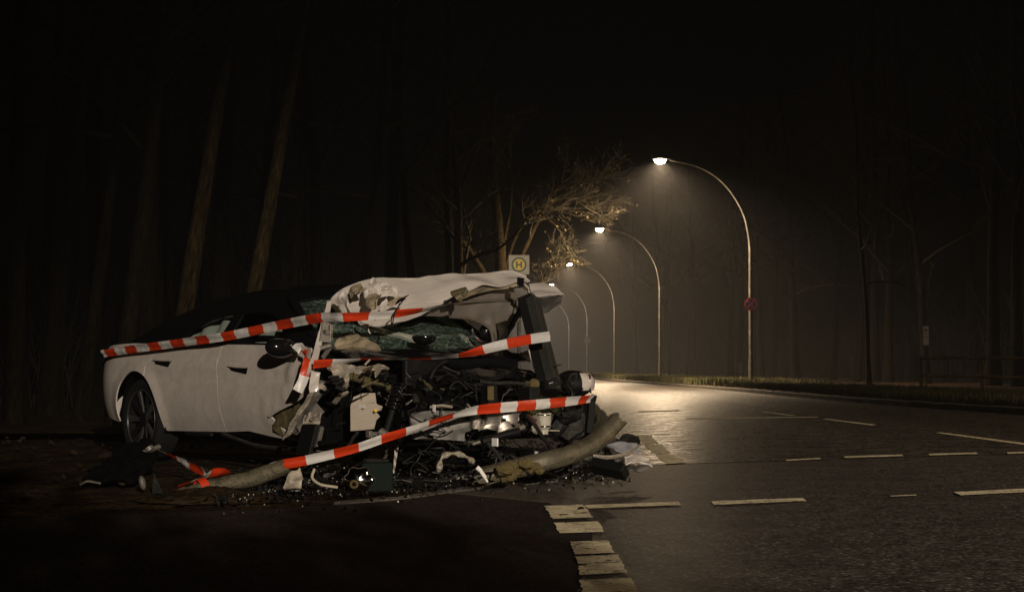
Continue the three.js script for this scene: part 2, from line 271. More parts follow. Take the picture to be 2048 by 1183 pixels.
// paving slabs on the corner
const paving = struct('pavement', flat([...cornerPts.map((p) => [p.x - 0.09, -p.z + 0.1]), [0.88, 13.6], [1.1, 19.4], [-14, 19.4], [-14, 7.2]], -0.012), M.soil);
{
  const slabGeo = [0, 1].map((k) => { const g = box(0.488, 0.05, 0.488, 0, 0, 0, 0.006); return g; });
  const poly = [...cornerPts.map((p) => [p.x - 0.12, -p.z + 0.12]), [0.84, 13.6], [1.05, 18.6], [-3.2, 18.6], [-3.4, 8.8]];
  const inside = (x, d) => { let c = false; for (let i = 0, j = poly.length - 1; i < poly.length; j = i++) { const [xi, yi] = poly[i], [xj, yj] = poly[j]; if ((yi > d) !== (yj > d) && x < (xj - xi) * (d - yi) / (yj - yi) + xi) c = !c; } return c; };
  const ca = Math.cos(-0.05), sa = Math.sin(-0.05);
  for (let i = -9; i < 9; i++) for (let j = 0; j < 24; j++) {
    const x0 = i * 0.5 - (j % 2) * 0.25, d0 = 8.5 + j * 0.5, x = x0 * ca + (d0 - 13) * sa * -1, d = d0 + x0 * sa;
    if (x < -0.4 || ![[-0.25, -0.25], [0.25, -0.25], [-0.25, 0.25], [0.25, 0.25]].every(([a, b]) => inside(x + a, d + b))) continue;
    const m = new THREE.Mesh(slabGeo[0], M.slab); m.name = 'paving_slab'; m.position.set(x, -0.003 + rr(-0.003, 0.003), -d); m.rotation.set(rr(-0.008, 0.008), 0.05 + (rnd() < 0.5 ? Math.PI / 2 : 0), rr(-0.008, 0.008)); m.receiveShadow = m.castShadow = true; paving.add(m);
  }
}

// painted markings
function marking(corners, y = 0.006) {
  const p = corners.map(([a, b]) => onGround(a, b)), pts = p.map((q) => [q.x, -q.z]);
  const fine = []; for (let i = 0; i < pts.length; i++) { const a = pts[i], b = pts[(i + 1) % pts.length], n = Math.max(2, Math.round(Math.hypot(b[0] - a[0], b[1] - a[1]) / 0.06)); for (let k = 0; k < n; k++) { const t = k / n, j = k ? rr(-0.006, 0.006) : 0; fine.push([lerp(a[0], b[0], t) + j, lerp(a[1], b[1], t) + j]); } }
  const m = struct('road_marking', flat(fine, y), M.paint); return m;
}
[[[1088, 1013], [1166, 1010], [1186, 1036], [1105, 1039]], [[1107, 1047], [1196, 1044], [1208, 1065], [1119, 1068]], [[1140, 1085], [1215, 1082], [1230, 1107], [1150, 1111]], [[1150, 1115], [1238, 1111], [1254, 1147], [1160, 1152]], [[1158, 1162], [1262, 1158], [1296, 1215], [1178, 1220]],
  [[1170, 1011], [1358, 1004.5], [1363, 1011], [1176, 1018]], [[1422, 1003.5], [1606, 997], [1615, 1003], [1427, 1011]], [[1908, 985], [2090, 976], [2100, 983], [1922, 991.5]],
  [[1688, 913], [1804, 909.5], [1807, 912.5], [1690, 916.5]], [[1858, 908], [1953, 905.5], [1956, 908.3], [1860, 911]], [[2015, 905], [2080, 903], [2083, 906], [2017, 908]], [[1572, 920], [1640, 916.5], [1642, 918.6], [1573, 922.4]],
  [[1522, 823.5], [1530, 822.8], [1592, 831], [1583, 832]], [[1646, 838.5], [1654, 837.5], [1754, 849.5], [1744, 851]], [[1873, 866], [1884, 865], [2085, 891], [2070, 893]],
  [[1370, 836.4], [1636, 833.6], [1637, 835], [1371, 838.2]], [[1276, 822.3], [1360, 820], [1361, 822], [1277, 824.5]],
  [[1268, 871], [1297, 870], [1318, 887], [1287, 888]], [[1289, 890], [1321, 889], [1344, 907], [1309, 908]], [[1311, 910], [1347, 909], [1372, 926], [1333, 928]],
  [[1782, 992.5], [1834, 990], [1835, 991.8], [1783, 994]],
].forEach((q) => marking(q));

// ---------------------------------------------------------------- street lamps
const LAMP_PROFILE = [[0, 0], [0, 2], [0, 4], [0, 5.6], [-0.06, 6.1], [-0.22, 6.8], [-0.66, 7.65], [-1.3, 8.35], [-2.1, 8.8], [-3.2, 9.05]];
const lensMat = (c, k) => new THREE.MeshStandardMaterial({ color: lin(0.9, 0.9, 0.85), roughness: 0.4, emissive: c, emissiveIntensity: k });
function lampPost(x, d, color, candela, { angle = 1.47, penumbra = 0.8, glow = 150, label, base = 0.1, turn = 0, side = 1 } = {}) {
  const t = thing('street_lamp', label, 'street lamp', [x, base, -d], turn, 'street lamps along the far kerb');
  const pts = spline(LAMP_PROFILE.map(([a, b]) => V(a * side, b, 0)), 44);
  obj('pole', limb(pts, pts.map((p, i) => lerp(0.085, 0.036, i / 44)), 12), M.pole, t);
  obj('base_sleeve', cyl(V(0, -0.25, 0), V(0, 1.05, 0), 0.105, 0.1, 18), M.pole, t);
  const hx = -3.55 * side;
  const head = new THREE.SphereGeometry(1, 22, 12); head.scale(0.42, 0.085, 0.16); head.translate(hx, 9.12, 0);
  const hp = head.attributes.position; for (let i = 0; i < hp.count; i++) if (hp.getY(i) < 9.085) hp.setY(i, 9.085);
  head.computeVertexNormals();
  const h = obj('lamp_head', clean(head), M.greyPlastic, t);
  const bowl = new THREE.SphereGeometry(1, 20, 10, 0, Math.PI * 2, Math.PI / 2, Math.PI / 2); bowl.scale(0.235, 0.19, 0.16); bowl.translate(hx - 0.05 * side, 9.08, 0);
  obj('lamp_lens', clean(bowl), lensMat(color, glow), h);
  const s = new THREE.SpotLight(color, candela, 0, angle, penumbra, 2);
  s.position.set(hx - 0.05 * side, 9.02, 0); s.target.position.set(hx - 0.05 * side, 0, 0); s.castShadow = true; s.shadow.radius = 5; s.shadow.mapSize.set(1024, 1024); s.name = 'lamp_light';
  t.add(s, s.target);
  return t;
}
const warm = lin(1, 0.855, 0.7), neutral = lin(1, 0.74, 0.47), cool = lin(1, 0.86, 0.74);
const lampLabel = ['curved street lamp carrying the round red and blue sign', 'curved street lamp next beyond the one with the round red and blue sign', 'second curved street lamp beyond the one with the round red and blue sign', 'curved street lamp with a small pale disc on its pole', 'faint curved street lamp just beyond the one with a pale disc', 'far street lamp deep in the mist, second beyond the pale disc', 'farthest street lamp in the mist at the road end'];
const lamps = lampLabel.map((label, i) => { const d = 64 + 32 * i; return lampPost(LAMP_X(d) - (i > 4 ? (i - 4) * 1.2 : 0), d, i < 3 ? neutral : cool, i < 3 ? ROW_CANDELA : ROW_CANDELA * 0.6, { label }); });
lampPost(27, 15, neutral, ROW_CANDELA * 0.55, { angle: 1.5, penumbra: 0.45, base: 0, label: 'unseen street lamp added to light the railing and the narrow sign' });  // added lamp out of view, brightens the railing and the right verge
// unseen lamp read from the car shadows, its narrow floodlight form made up: its shadows fall back and to the left along the car
{
  const t = thing('unseen_lamp_mast', 'unseen mast lamp with an invented floodlight head aimed at the wreck', 'floodlight', [8.05, 0, 27]), aim = V(1.2 - 8.05, 0, -9.9 - 27), head = V(0, 9, 0), dir = aim.clone().sub(head).normalize(), q = new THREE.Quaternion().setFromUnitVectors(V(0, 0, 1), dir);
  obj('mast', cyl(V(0, -0.2, 0.12), V(0, 9.1, 0.12), 0.11, 0.06, 16), M.pole, t);
  const put = (g, o) => { g.applyQuaternion(q); const c = head.clone().addScaledVector(dir, o); g.translate(c.x, c.y, c.z); return g; };
  const hd = obj('lamp_housing', put(box(0.44, 0.32, 0.16, 0, 0, 0, 0.03), -0.02), M.greyPlastic, t);
  obj('lamp_lens', put(box(0.38, 0.26, 0.02, 0, 0, 0, 0.008), 0.07), lensMat(warm, 26), hd);
  const s = new THREE.SpotLight(warm, UNSEEN_LAMP_CANDELA, 0, 0.175, 0.45, 2); const c = head.clone().addScaledVector(dir, 0.12); s.position.copy(c); s.target.position.copy(aim); s.castShadow = true; s.shadow.radius = 7; s.shadow.mapSize.set(2048, 2048); s.name = 'unseen_lamp_beam'; t.add(s, s.target);
}

// round no-stopping sign on the nearest lamp
const signX = lamps[0].position.x;
{
  const s = thing('no_stopping_sign', 'small round red and blue no stopping sign on a lamp pole', 'traffic sign', [signX, 0, -64 + 0.115]);
  const y = EYE + (736 - 608) * 64 / F;
  const disc = (r, th, z) => { const g = new THREE.CylinderGeometry(r, r, th, 36); g.rotateX(Math.PI / 2); g.translate(0, y, z); return clean(g); };
  obj('rim', disc(0.265, 0.012, 0), std(lin(0.75, 0.12, 0.1), 0.5), s);
  obj('face', disc(0.2, 0.006, 0.0075), std(lin(0.1, 0.16, 0.6), 0.5), s);
  const red = std(lin(0.75, 0.12, 0.1), 0.5);
  for (const a of [Math.PI / 4, -Math.PI / 4]) { const g = box(0.4, 0.045, 0.004, 0, 0, a > 0 ? 0.0125 : 0.0135, 0.001); g.rotateZ(a); g.translate(0, y, 0); obj('cross_bar', g, red, s); }
  for (const k of [0.12, -0.12]) obj('clamp', box(0.26, 0.03, 0.02, 0, y + k, -0.018), M.pole, s);
}
{
  const L = lamps[3].position, s = thing('round_sign', 'small pale round sign fixed to a distant lamp pole', 'traffic sign', [L.x, 0, L.z + 0.11]), y = EYE + (736 - 680) * 160 / F;
  const g = new THREE.CylinderGeometry(0.3, 0.3, 0.015, 28); g.rotateX(Math.PI / 2); g.translate(0, y, 0);
  obj('face', clean(g), std(lin(0.85, 0.85, 0.9), 0.4), s); obj('clamp', box(0.3, 0.04, 0.03, 0, y, -0.022), M.pole, s);
}
// bus stop sign: white plate, green ring, yellow disc, green H
{
  const p = at(1038, 529, 26), s = thing('bus_stop_sign', 'square white bus stop sign with a green H in a yellow disc', 'bus stop sign', [p.x, 0.04, p.z], 0.06);
  const y = p.y - 0.04, green = std(lin(0.012, 0.07, 0.03), 0.5), yel = std(lin(0.75, 0.5, 0.03), 0.5);
  obj('post', cyl(V(0, -0.2, -0.04), V(0, y + 0.14, -0.04), 0.028, 0.028, 14), M.pole, s);
  const pl = obj('plate', box(0.34, 0.315, 0.014, 0, y, 0, 0.006), std(lin(0.62, 0.58, 0.46), 0.6, { map: tiled(grimeTex, 1) }), s);
  const disc = (r, z) => { const g = new THREE.CylinderGeometry(r, r, 0.004, 40); g.rotateX(Math.PI / 2); g.translate(0, y, z); return clean(g); };
  obj('ring', disc(0.122, 0.009), green, pl); obj('disc', disc(0.093, 0.0125), yel, pl);
  obj('letter', join([box(0.026, 0.108, 0.003, -0.037, y, 0.017, 0.001), box(0.026, 0.108, 0.003, 0.037, y, 0.017, 0.001), box(0.05, 0.024, 0.003, 0, y, 0.0172, 0.001)]), green, pl);
  
}
// hiking sign and wooden railing at the far right
{
  const p = at(1852, 672, 44), s = thing('small_sign', 'narrow white sign on a thin post behind the pole railing', 'sign', [p.x, 0.12, p.z]);
  obj('post', cyl(V(0, -0.2, 0), V(0, p.y + 0.1, 0), 0.022, 0.02, 10), M.pole, s);
  const y = p.y - 0.12;
  obj('plate', box(0.15, 0.3, 0.012, 0, y + 0.13, 0.03, 0.004), M.paper, s); obj('plate', box(0.15, 0.21, 0.012, 0, y - 0.14, 0.031, 0.004), std(lin(0.7, 0.68, 0.66), 0.6), s);
  const ink = std(lin(0.25, 0.24, 0.24), 0.6); obj('pictogram', box(0.07, 0.09, 0.003, 0, y + 0.16, 0.038, 0.001), ink, s); obj('print_line', box(0.09, 0.02, 0.003, 0, y + 0.05, 0.038, 0.001), ink, s);
  const t = thing('pole_railing', 'low two-bar pole railing at the wood edge', 'railing', [0, 0, 0]);
  const r0 = at(1840, 716, 43), r1 = at(2120, 716, 41.5), q0 = at(1840, 750, 43), q1 = at(2120, 756, 41.5);
  obj('top_rail', limb(spline([r0, r0.clone().lerp(r1, 0.5).add(V(0, 0.01, 0)), r1], 8), 0.042, 10, 0.2), M.wood, t);
  obj('lower_rail', limb(spline([q0, q0.clone().lerp(q1, 0.5), q1], 8), 0.04, 10, 0.2), M.wood, t);
  for (const k of [0.015, 0.46, 0.9]) { const b = r0.clone().lerp(r1, k); obj('post', limb([V(b.x, -0.1, b.z - 0.07), V(b.x, 0.6, b.z - 0.07), V(b.x, b.y + 0.06, b.z - 0.07)], 0.05, 10, 0.15), M.wood, t); }
}
{
  const p = at(1481, 737, 68), s = thing('notice_frame', 'small dark notice frame on a post beside the lamp pole', 'notice board', [p.x, 0.1, p.z]), y = p.y - 0.1;
  obj('post', box(0.06, y + 0.3, 0.05, 0.02, (y + 0.1) / 2 - 0.1, -0.03), M.wood, s);
  obj('frame', join([box(0.3, 0.04, 0.04, 0, y + 0.28, 0), box(0.3, 0.04, 0.04, 0, y - 0.25, 0), box(0.04, 0.49, 0.04, -0.13, y + 0.015, 0.001), box(0.04, 0.49, 0.04, 0.13, y + 0.015, 0.001)]), M.dullBlack, s);
  obj('panel', box(0.21, 0.48, 0.01, 0, y + 0.015, -0.001, 0.002), M.blackPlastic, s);
}
// ---------------------------------------------------------------- trees
function growTree({ h, r, lean = [0, 0], forks = 9, from = 0.35, spread = 0.55, levels = 3, twist = 0.5, droop = 0, keep = () => true }) {
  const n = 12, pts = [], rad = [], ph = rnd() * 20;
  for (let i = 0; i <= n; i++) { const t = i / n; pts.push(V(lean[0] * t * h + 0.16 * nz(t * 3 + ph, 1, 0) * t * h * 0.25, t * h, lean[1] * t * h + 0.16 * nz(2, t * 3 + ph, 0) * t * h * 0.25)); rad.push(r * (i === 0 ? 1.35 : 1) * (1 - 0.82 * t) + 0.012); }
  pts.unshift(V(0, -0.3, 0)); rad.unshift(r * 1.6);
  const trunk = limb(pts, rad, 11, 0.22), bits = [];
  const grow = (p, dir, len, rr0, level) => {
    const k = level === 0 ? 6 : level === 1 ? 4 : 3, line = [p.clone()], rs = [rr0]; let q = p.clone(), d = dir.clone();
    for (let i = 1; i <= k; i++) { d.add(V(rr(-twist, twist) * 0.5, rr(-0.2, 0.35) - droop, rr(-twist, twist) * 0.5)).normalize(); q = q.clone().addScaledVector(d, len / k); line.push(q); rs.push(Math.max(0.004, rr0 * (1 - 0.8 * i / k))); }
    bits.push(limb(line, rs, level === 0 ? 6 : level === 1 ? 4 : 3));
    if (level + 1 >= levels) return;
    const kids = level === 0 ? 6 : 5;
    for (let i = 0; i < kids; i++) { const f = 0.3 + 0.7 * (i + rnd()) / kids, a = Math.min(k - 1, Math.floor(f * k)), b = line[a].clone().lerp(line[a + 1], f * k - a); grow(b, d.clone().multiplyScalar(0.6).add(V(rr(-1, 1), rr(-0.4, 0.7), rr(-1, 1)).multiplyScalar(0.9)).normalize(), len * rr(0.4, 0.62), rs[a] * 0.6, level + 1); }
  };
  for (let i = 0; i < forks; i++) {
    const t = from + (1 - from) * (i + rnd()) / forks, a = Math.min(n - 1, Math.floor(t * n)), p = pts[a + 1].clone().lerp(pts[a + 2], t * n - a), ang = i * 2.4 + rr(-0.5, 0.5);
    const dir = V(Math.cos(ang), rr(0.25, 1.1), Math.sin(ang)).normalize();
    if (keep(dir)) grow(p, dir, h * spread * (1.15 - t) * rr(0.6, 1), rad[a + 1] * 0.5, 0);
  }
  return { trunk, crown: join(bits) };
}
const barkByLight = [M.bark, M.bark.clone(), M.bark.clone()]; barkByLight[1].color = lin(0.03, 0.026, 0.02); barkByLight[2].color = lin(0.14, 0.122, 0.08);  // one bark: darkened copy for the unlit woods, lighter copy for lamp-lit trees
function plant(kind, name, label, x, z, { turn = 0, size = 1, bark = 0, y = 0, group, category = 'tree' } = {}) {
  const t = thing(name, label, category, [x, y, z], turn, group);
  t.scale.setScalar(size);
  obj('trunk', kind.trunk, barkByLight[bark], t); obj('crown', kind.crown, M.twig, t);
  return t;
}
// the two leaning trunks right behind the wreck
const leanA = growTree({ h: 15, r: 0.115, lean: [0.165, -0.02], from: 0.5, forks: 10 }), leanB = growTree({ h: 15, r: 0.12, lean: [0.135, -0.03], from: 0.5, forks: 10 });
{ const a = onGround(462, 842), b = onGround(338, 850);
  plant(leanA, 'leaning_tree', 'slender pale tree leaning towards the road behind the wrecked car roof', a.x, a.z, { bark: 2 });
  plant(leanB, 'leaning_tree', 'slender brown leaning tree behind the rear window of the wrecked car', b.x, b.z, { bark: 0 }); }
// wood on the left, straight and slightly leaning
const woodKinds = [[17, 0.2, [0.04, 0]], [16, 0.15, [-0.06, 0.02]], [14, 0.11, [0.1, -0.03]], [18, 0.24, [-0.02, 0.03]], [11, 0.07, [-0.12, 0]]].map(([h, r, lean]) => growTree({ h, r, lean, from: 0.3, forks: 12, levels: 3 }));
const leftSpots = [[285, 24, 1, 0.8], [235, 20, 2, 1], [160, 22, 4, 1.2], [95, 25, 1, 1], [30, 21, 2, 1.1], [-60, 24, 3, 1], [320, 31, 4, 1.3], [430, 33, 3, 0.9], [560, 30, 4, 1.2], [640, 36, 1, 1], [700, 33, 4, 1.3], [770, 42, 0, 1], [850, 46, 2, 1.2], [390, 40, 0, 1], [200, 38, 3, 1], [80, 44, 0, 1.1], [520, 44, 1, 1.1], [610, 52, 3, 1], [900, 60, 0, 1], [330, 52, 3, 1.1]];
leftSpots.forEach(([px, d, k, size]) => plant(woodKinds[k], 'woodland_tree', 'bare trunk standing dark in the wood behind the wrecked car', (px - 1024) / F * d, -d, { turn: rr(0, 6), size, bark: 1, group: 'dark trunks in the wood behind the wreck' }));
// roadside trees lit by the lamps, branches reaching over the carriageway
const sideKinds = [growTree({ h: 13, r: 0.26, lean: [0.02, 0], from: 0.25, forks: 16, spread: 0.55, levels: 4, twist: 0.7 }), growTree({ h: 13, r: 0.22, lean: [-0.05, 0], from: 0.3, forks: 14, spread: 0.5, levels: 4, twist: 0.6 })];
// the old many-limbed tree behind the bus stop: surveyed main limbs, twigs grown from them
const heroTwigs = [];
{
  const base = V(-0.47, 0, -66), t = thing('roadside_tree', 'many-limbed lamp-lit tree behind the bus stop sign', 'tree', base.toArray());
  const go = (list) => spline(list.map(([px, py, d]) => at(px, py, d).sub(base)), 22);
  const trunkLine = go([[1001, 772, 66.0], [1003, 650, 66.0], [1003, 560, 66.0], [998, 470, 66.0], [990, 380, 66.0], [984, 290, 66.0], [990, 180, 66.0]]);
  obj('trunk', limb(trunkLine, trunkLine.map((p, i) => lerp(0.36, 0.09, i / 22)), 14, 0.25), barkByLight[2], t);
  const twigs = [];
  const grow = (p, dir, len, r, level) => { const k = 4, line = [p.clone()], rs = [r]; let q = p.clone(), d = dir.clone(); for (let i = 1; i <= k; i++) { d.add(V(rr(-0.35, 0.35), rr(-0.22, 0.25), rr(-0.35, 0.35))).normalize(); q = q.clone().addScaledVector(d, len / k); line.push(q); rs.push(Math.max(0.007, r * (1 - 0.75 * i / k))); } twigs.push(limb(line, rs, level ? 3 : 4)); heroTwigs.push(line[k].clone().add(base), line[2].clone().add(base)); if (level < 2) for (let i = 0; i < 5; i++) { const j = 1 + Math.floor(rnd() * 3); grow(line[j], d.clone().add(V(rr(-1, 1), rr(-0.6, 0.8), rr(-1, 1))).normalize(), len * rr(0.4, 0.65), rs[j] * 0.65, level + 1); } };
  for (const [list, r0, r1, n] of [
    [[[1000, 610, 66.0], [975, 560, 66.0], [945, 510, 65.8], [915, 468, 65.5], [885, 428, 65.5], [868, 392, 65.5]], 0.24, 0.08, 7], [[[1006, 600, 66.0], [1040, 520, 66.0], [1072, 450, 66.5], [1090, 415, 66.5], [1112, 378, 67.0], [1150, 342, 67.5]], 0.17, 0.05, 12],
    [[[1010, 530, 66.0], [1035, 465, 66.0], [1062, 430, 66.5], [1092, 417, 67.0], [1135, 426, 67.5], [1192, 446, 68.0]], 0.13, 0.035, 14], [[[1086, 420, 66.5], [1120, 398, 67.0], [1155, 402, 67.5], [1190, 408, 68.0], [1224, 416, 68.5]], 0.1, 0.03, 14],
    [[[1080, 432, 66.5], [1108, 448, 67.0], [1128, 488, 67.5], [1140, 512, 68.0]], 0.09, 0.03, 10], [[[1112, 380, 67.0], [1150, 372, 67.5], [1185, 362, 68.0], [1216, 356, 68.5]], 0.09, 0.03, 14], [[[1008, 480, 66.0], [1022, 400, 66.0], [1020, 320, 66.0], [1030, 240, 66.0]], 0.13, 0.04, 8],
    [[[1000, 540, 66.0], [985, 470, 66.0], [990, 420, 66.0], [980, 340, 66.0]], 0.12, 0.04, 6], [[[1012, 640, 66.0], [1060, 590, 67.0], [1100, 545, 67.5], [1150, 520, 68.5]], 0.1, 0.03, 14]]) {
    const l = go(list); obj('limb', limb(l, l.map((p, i) => lerp(r0, r1, i / 22) * 0.72), 8, 0.25), barkByLight[2], t);
    for (let i = 0; i < n; i++) { const k = 6 + Math.floor(rnd() * 16), dir = l[Math.min(22, k + 1)].clone().sub(l[k - 1]).normalize().add(V(rr(-0.8, 0.8), rr(-0.5, 0.7), rr(-0.8, 0.8))).normalize(); grow(l[k], dir, rr(0.7, 1.8), lerp(r0, r1, k / 22) * 0.4, 0); }
  }
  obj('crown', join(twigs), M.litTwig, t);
}
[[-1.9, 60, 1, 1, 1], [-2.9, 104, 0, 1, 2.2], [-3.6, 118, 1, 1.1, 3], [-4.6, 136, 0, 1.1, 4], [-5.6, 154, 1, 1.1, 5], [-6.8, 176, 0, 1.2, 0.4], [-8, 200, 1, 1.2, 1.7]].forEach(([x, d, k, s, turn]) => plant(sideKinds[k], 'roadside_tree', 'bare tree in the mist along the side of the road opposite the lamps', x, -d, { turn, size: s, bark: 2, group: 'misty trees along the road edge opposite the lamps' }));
{ // dead yellow leaves still hanging on the lamp-lit tree
  const leaf = new THREE.PlaneGeometry(0.06, 0.04), m = new THREE.InstancedMesh(leaf, std(lin(0.2, 0.15, 0.05), 0.9), 330), o = new THREE.Object3D(); m.name = 'hanging_leaves'; m.userData = { kind: 'stuff', label: 'dry yellow leaves on the lamp-lit branches', category: 'leaves' };
  for (let i = 0; i < 330; i++) { let q; do { q = heroTwigs[Math.floor(rnd() * heroTwigs.length)]; } while (q.x < 0.8 || q.y < 3); o.position.set(q.x + rr(-0.25, 0.25), q.y + rr(-0.25, 0.15), q.z + rr(-0.25, 0.25)); o.rotation.set(rr(0, 6), rr(0, 6), rr(0, 6)); o.scale.setScalar(rr(0.7, 1.9)); o.updateMatrix(); m.setMatrixAt(i, o.matrix); }
  scene.add(m);
}
// wood on the right
const rightSpots = [[1700, 74, 4, 1.3], [1740, 72, 0, 1], [1690, 70, 3, 0.8], [1738, 57, 4, 1.1], [1850, 66, 1, 1], [1900, 58, 3, 1], [1960, 52, 1, 1], [2030, 55, 0, 1], [1560, 84, 1, 1], [1500, 92, 3, 1], [1440, 100, 0, 1], [1400, 112, 1, 1.1], [1350, 120, 3, 1], [1310, 138, 0, 1.1], [1280, 150, 1, 1.2], [1250, 172, 3, 1.2], [1225, 190, 0, 1.2], [1610, 78, 0, 1.1], [1720, 80, 3, 1.1], [1830, 78, 0, 1.1], [1950, 72, 3, 1.1], [1480, 120, 0, 1.2], [1540, 104, 3, 1.2], [2120, 48, 3, 1], [1380, 150, 3, 1.3], [1330, 180, 0, 1.3]];
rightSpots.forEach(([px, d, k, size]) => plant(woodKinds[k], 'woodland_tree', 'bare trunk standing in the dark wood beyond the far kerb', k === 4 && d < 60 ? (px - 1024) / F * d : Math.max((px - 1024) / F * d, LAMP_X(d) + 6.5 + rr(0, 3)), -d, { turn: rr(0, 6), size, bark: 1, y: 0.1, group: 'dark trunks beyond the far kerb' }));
// brushwood that closes the wood behind the trunks: tangled twigs nobody could count
{
  const bits = []; for (let i = 0; i < 26; i++) { const a = rr(0, 6.28), p0 = V(rr(-0.5, 0.5), 0, rr(-0.5, 0.5)), hh = rr(1.2, 3.2); bits.push(limb([p0, V(p0.x + Math.cos(a) * hh * 0.12, hh * 0.4, p0.z + Math.sin(a) * hh * 0.12), V(p0.x + Math.cos(a) * hh * 0.4 + rr(-0.2, 0.2), hh, p0.z + Math.sin(a) * hh * 0.4)], [0.014, 0.01, 0.004], 3)); for (let k = 0; k < 3; k++) { const t = rr(0.4, 0.9), b = V(p0.x + Math.cos(a) * hh * 0.3 * t, hh * t, p0.z + Math.sin(a) * hh * 0.3 * t); bits.push(limb([b, b.clone().add(V(rr(-0.6, 0.6), rr(0.1, 0.6), rr(-0.6, 0.6)))], [0.006, 0.003], 3)); } }
  const bush = join(bits), N = 620, m = new THREE.InstancedMesh(bush, std(lin(0.01, 0.009, 0.006), 0.95), N), o = new THREE.Object3D(); m.name = 'brushwood'; m.userData = { kind: 'stuff', label: 'tangled bare brushwood filling the woods on both sides', category: 'brushwood' };
  for (let i = 0; i < N; i++) { const right = i % 2, d = rr(right ? 52 : 27, 210); const x = right ? (LAMP_X(d) + 10) + Math.pow(rnd(), 1.4) * 22 : curveAt(EDGE_L, d) - 6.5 - Math.pow(rnd(), 1.4) * 24; o.position.set(x, right ? 0.12 : 0, -d); o.rotation.y = rr(0, 6); o.scale.setScalar(rr(0.7, 1.7)); o.updateMatrix(); m.setMatrixAt(i, o.matrix); }
  scene.add(m);
}
// grass on the verges
{
  const blade = (() => { const bits = []; for (let i = 0; i < 9; i++) { const a = rr(0, 6.28), hh = rr(0.07, 0.16), l = rr(0.02, 0.08), w = 0.006, c = Math.cos(a), s = Math.sin(a), x = rr(-0.05, 0.05), z = rr(-0.05, 0.05); const g = new THREE.BufferGeometry(); g.setAttribute('position', new THREE.Float32BufferAttribute([x - s * w, 0, z + c * w, x + s * w, 0, z - c * w, x + c * l * 0.4 - s * w * 0.7, hh * 0.6, z + s * l * 0.4 + c * w * 0.7, x + c * l * 0.4 + s * w * 0.7, hh * 0.6, z + s * l * 0.4 - c * w * 0.7, x + c * l, hh, z + s * l], 3)); g.setIndex([0, 1, 3, 0, 3, 2, 2, 3, 4]); g.computeVertexNormals(); bits.push(clean(g)); } return join(bits); })();
  const N = 30000, m = new THREE.InstancedMesh(blade, std(lin(1, 1, 1), 0.9), N), o = new THREE.Object3D(), c = new THREE.Color(); m.name = 'verge_grass'; m.userData = { kind: 'stuff', label: 'short rough grass on the verges beside the road', category: 'grass' };
  for (let i = 0; i < N; i++) {
    let x, d, y = 0.14;
    if (i < 23000) { d = 22 + Math.pow(rnd(), 1.7) * 140; x = curveAt(KERB_R, d) + 0.25 + Math.pow(rnd(), 1.5) * 4.2; }
    else { d = 19.3 + Math.pow(rnd(), 1.5) * 70; x = curveAt(EDGE_L, d) - 0.17 - Math.pow(rnd(), 1.3) * 3.2; y = 0.03; }
    o.position.set(x, y, -d); o.rotation.y = rr(0, 6); o.scale.setScalar(rr(0.6, 1.5) * (d > 60 ? 1.5 : 1)); o.updateMatrix(); m.setMatrixAt(i, o.matrix);
    const k = rr(0.6, 1.3), dry = rnd() < 0.2 ? 1 : 0; m.setColorAt(i, c.setRGB((0.05 + dry * 0.05) * k, (0.054 + dry * 0.022) * k, 0.017 * k));
  }
  scene.add(m);
}
// fallen leaves on the ground under the trees
{
  const leaf = new THREE.CircleGeometry(0.024, 7); { const p = leaf.attributes.position; for (let i = 0; i < p.count; i++) { p.setX(i, p.getX(i) * 1.5); p.setZ(i, Math.abs(p.getX(i)) * 0.15); }; leaf.computeVertexNormals(); }
  const N = 1500, m = new THREE.InstancedMesh(leaf, phys(lin(1, 1, 1), 0.85, 0.3), N), o = new THREE.Object3D(), c = new THREE.Color(); m.name = 'fallen_leaves'; m.userData = { kind: 'stuff', label: 'wet brown fallen leaves on the ground round the wreck', category: 'leaves' };
  for (let i = 0; i < N; i++) { let x, d; if (i % 5) { x = rr(-9, 0.6); d = rr(8.2, 24); } else { d = rr(20, 50); x = curveAt(KERB_R, d) + rr(0.3, 5); } const onRoad = x > -14 && d < curveAt([[-14, 7.0], [-4, 8.35], [-0.85, 9.62], [0.62, 11.75], [0.98, 13.3]], x) && i % 5; if (onRoad && rnd() < 0.9) { x = rr(-9, -2); d = rr(14, 24); } o.position.set(x, (i % 5 ? 0.022 : 0.17) + rr(0, 0.012), -d); o.rotation.set(-Math.PI / 2 + rr(-0.5, 0.5), rr(-0.5, 0.5), rr(0, 6)); o.scale.setScalar(rr(0.6, 1.5)); o.updateMatrix(); m.setMatrixAt(i, o.matrix); const k = rr(0.5, 1.3); m.setColorAt(i, c.setRGB(0.03 * k, 0.02 * k, 0.012 * k)); }
  scene.add(m);
}
// shrub at the near corner behind the viewer, whose twigs shade the road in front
{
  seed = 777;
  const sh = growTree({ h: 3.0, r: 0.05, from: 0.06, forks: 58, spread: 0.55, levels: 4, twist: 0.6 });
  [[2.2, 3.6, 0, 0.98], [1.5, 4.1, 2, 1.0], [0.5, 3.6, 4, 1.2], [-0.6, 4.1, 1, 1.24], [-1.7, 3.7, 5, 1.2], [-2.8, 4.0, 3, 1.25], [-4.0, 3.8, 0.7, 1.2], [-5.2, 4.2, 2.5, 1.25]].forEach(([x, z, turn, size]) => plant(sh, 'corner_shrub', 'bare twiggy shrub on the near corner of the junction', x, z, { turn, size, category: 'shrub', group: 'shrubs on the near corner' }));
}
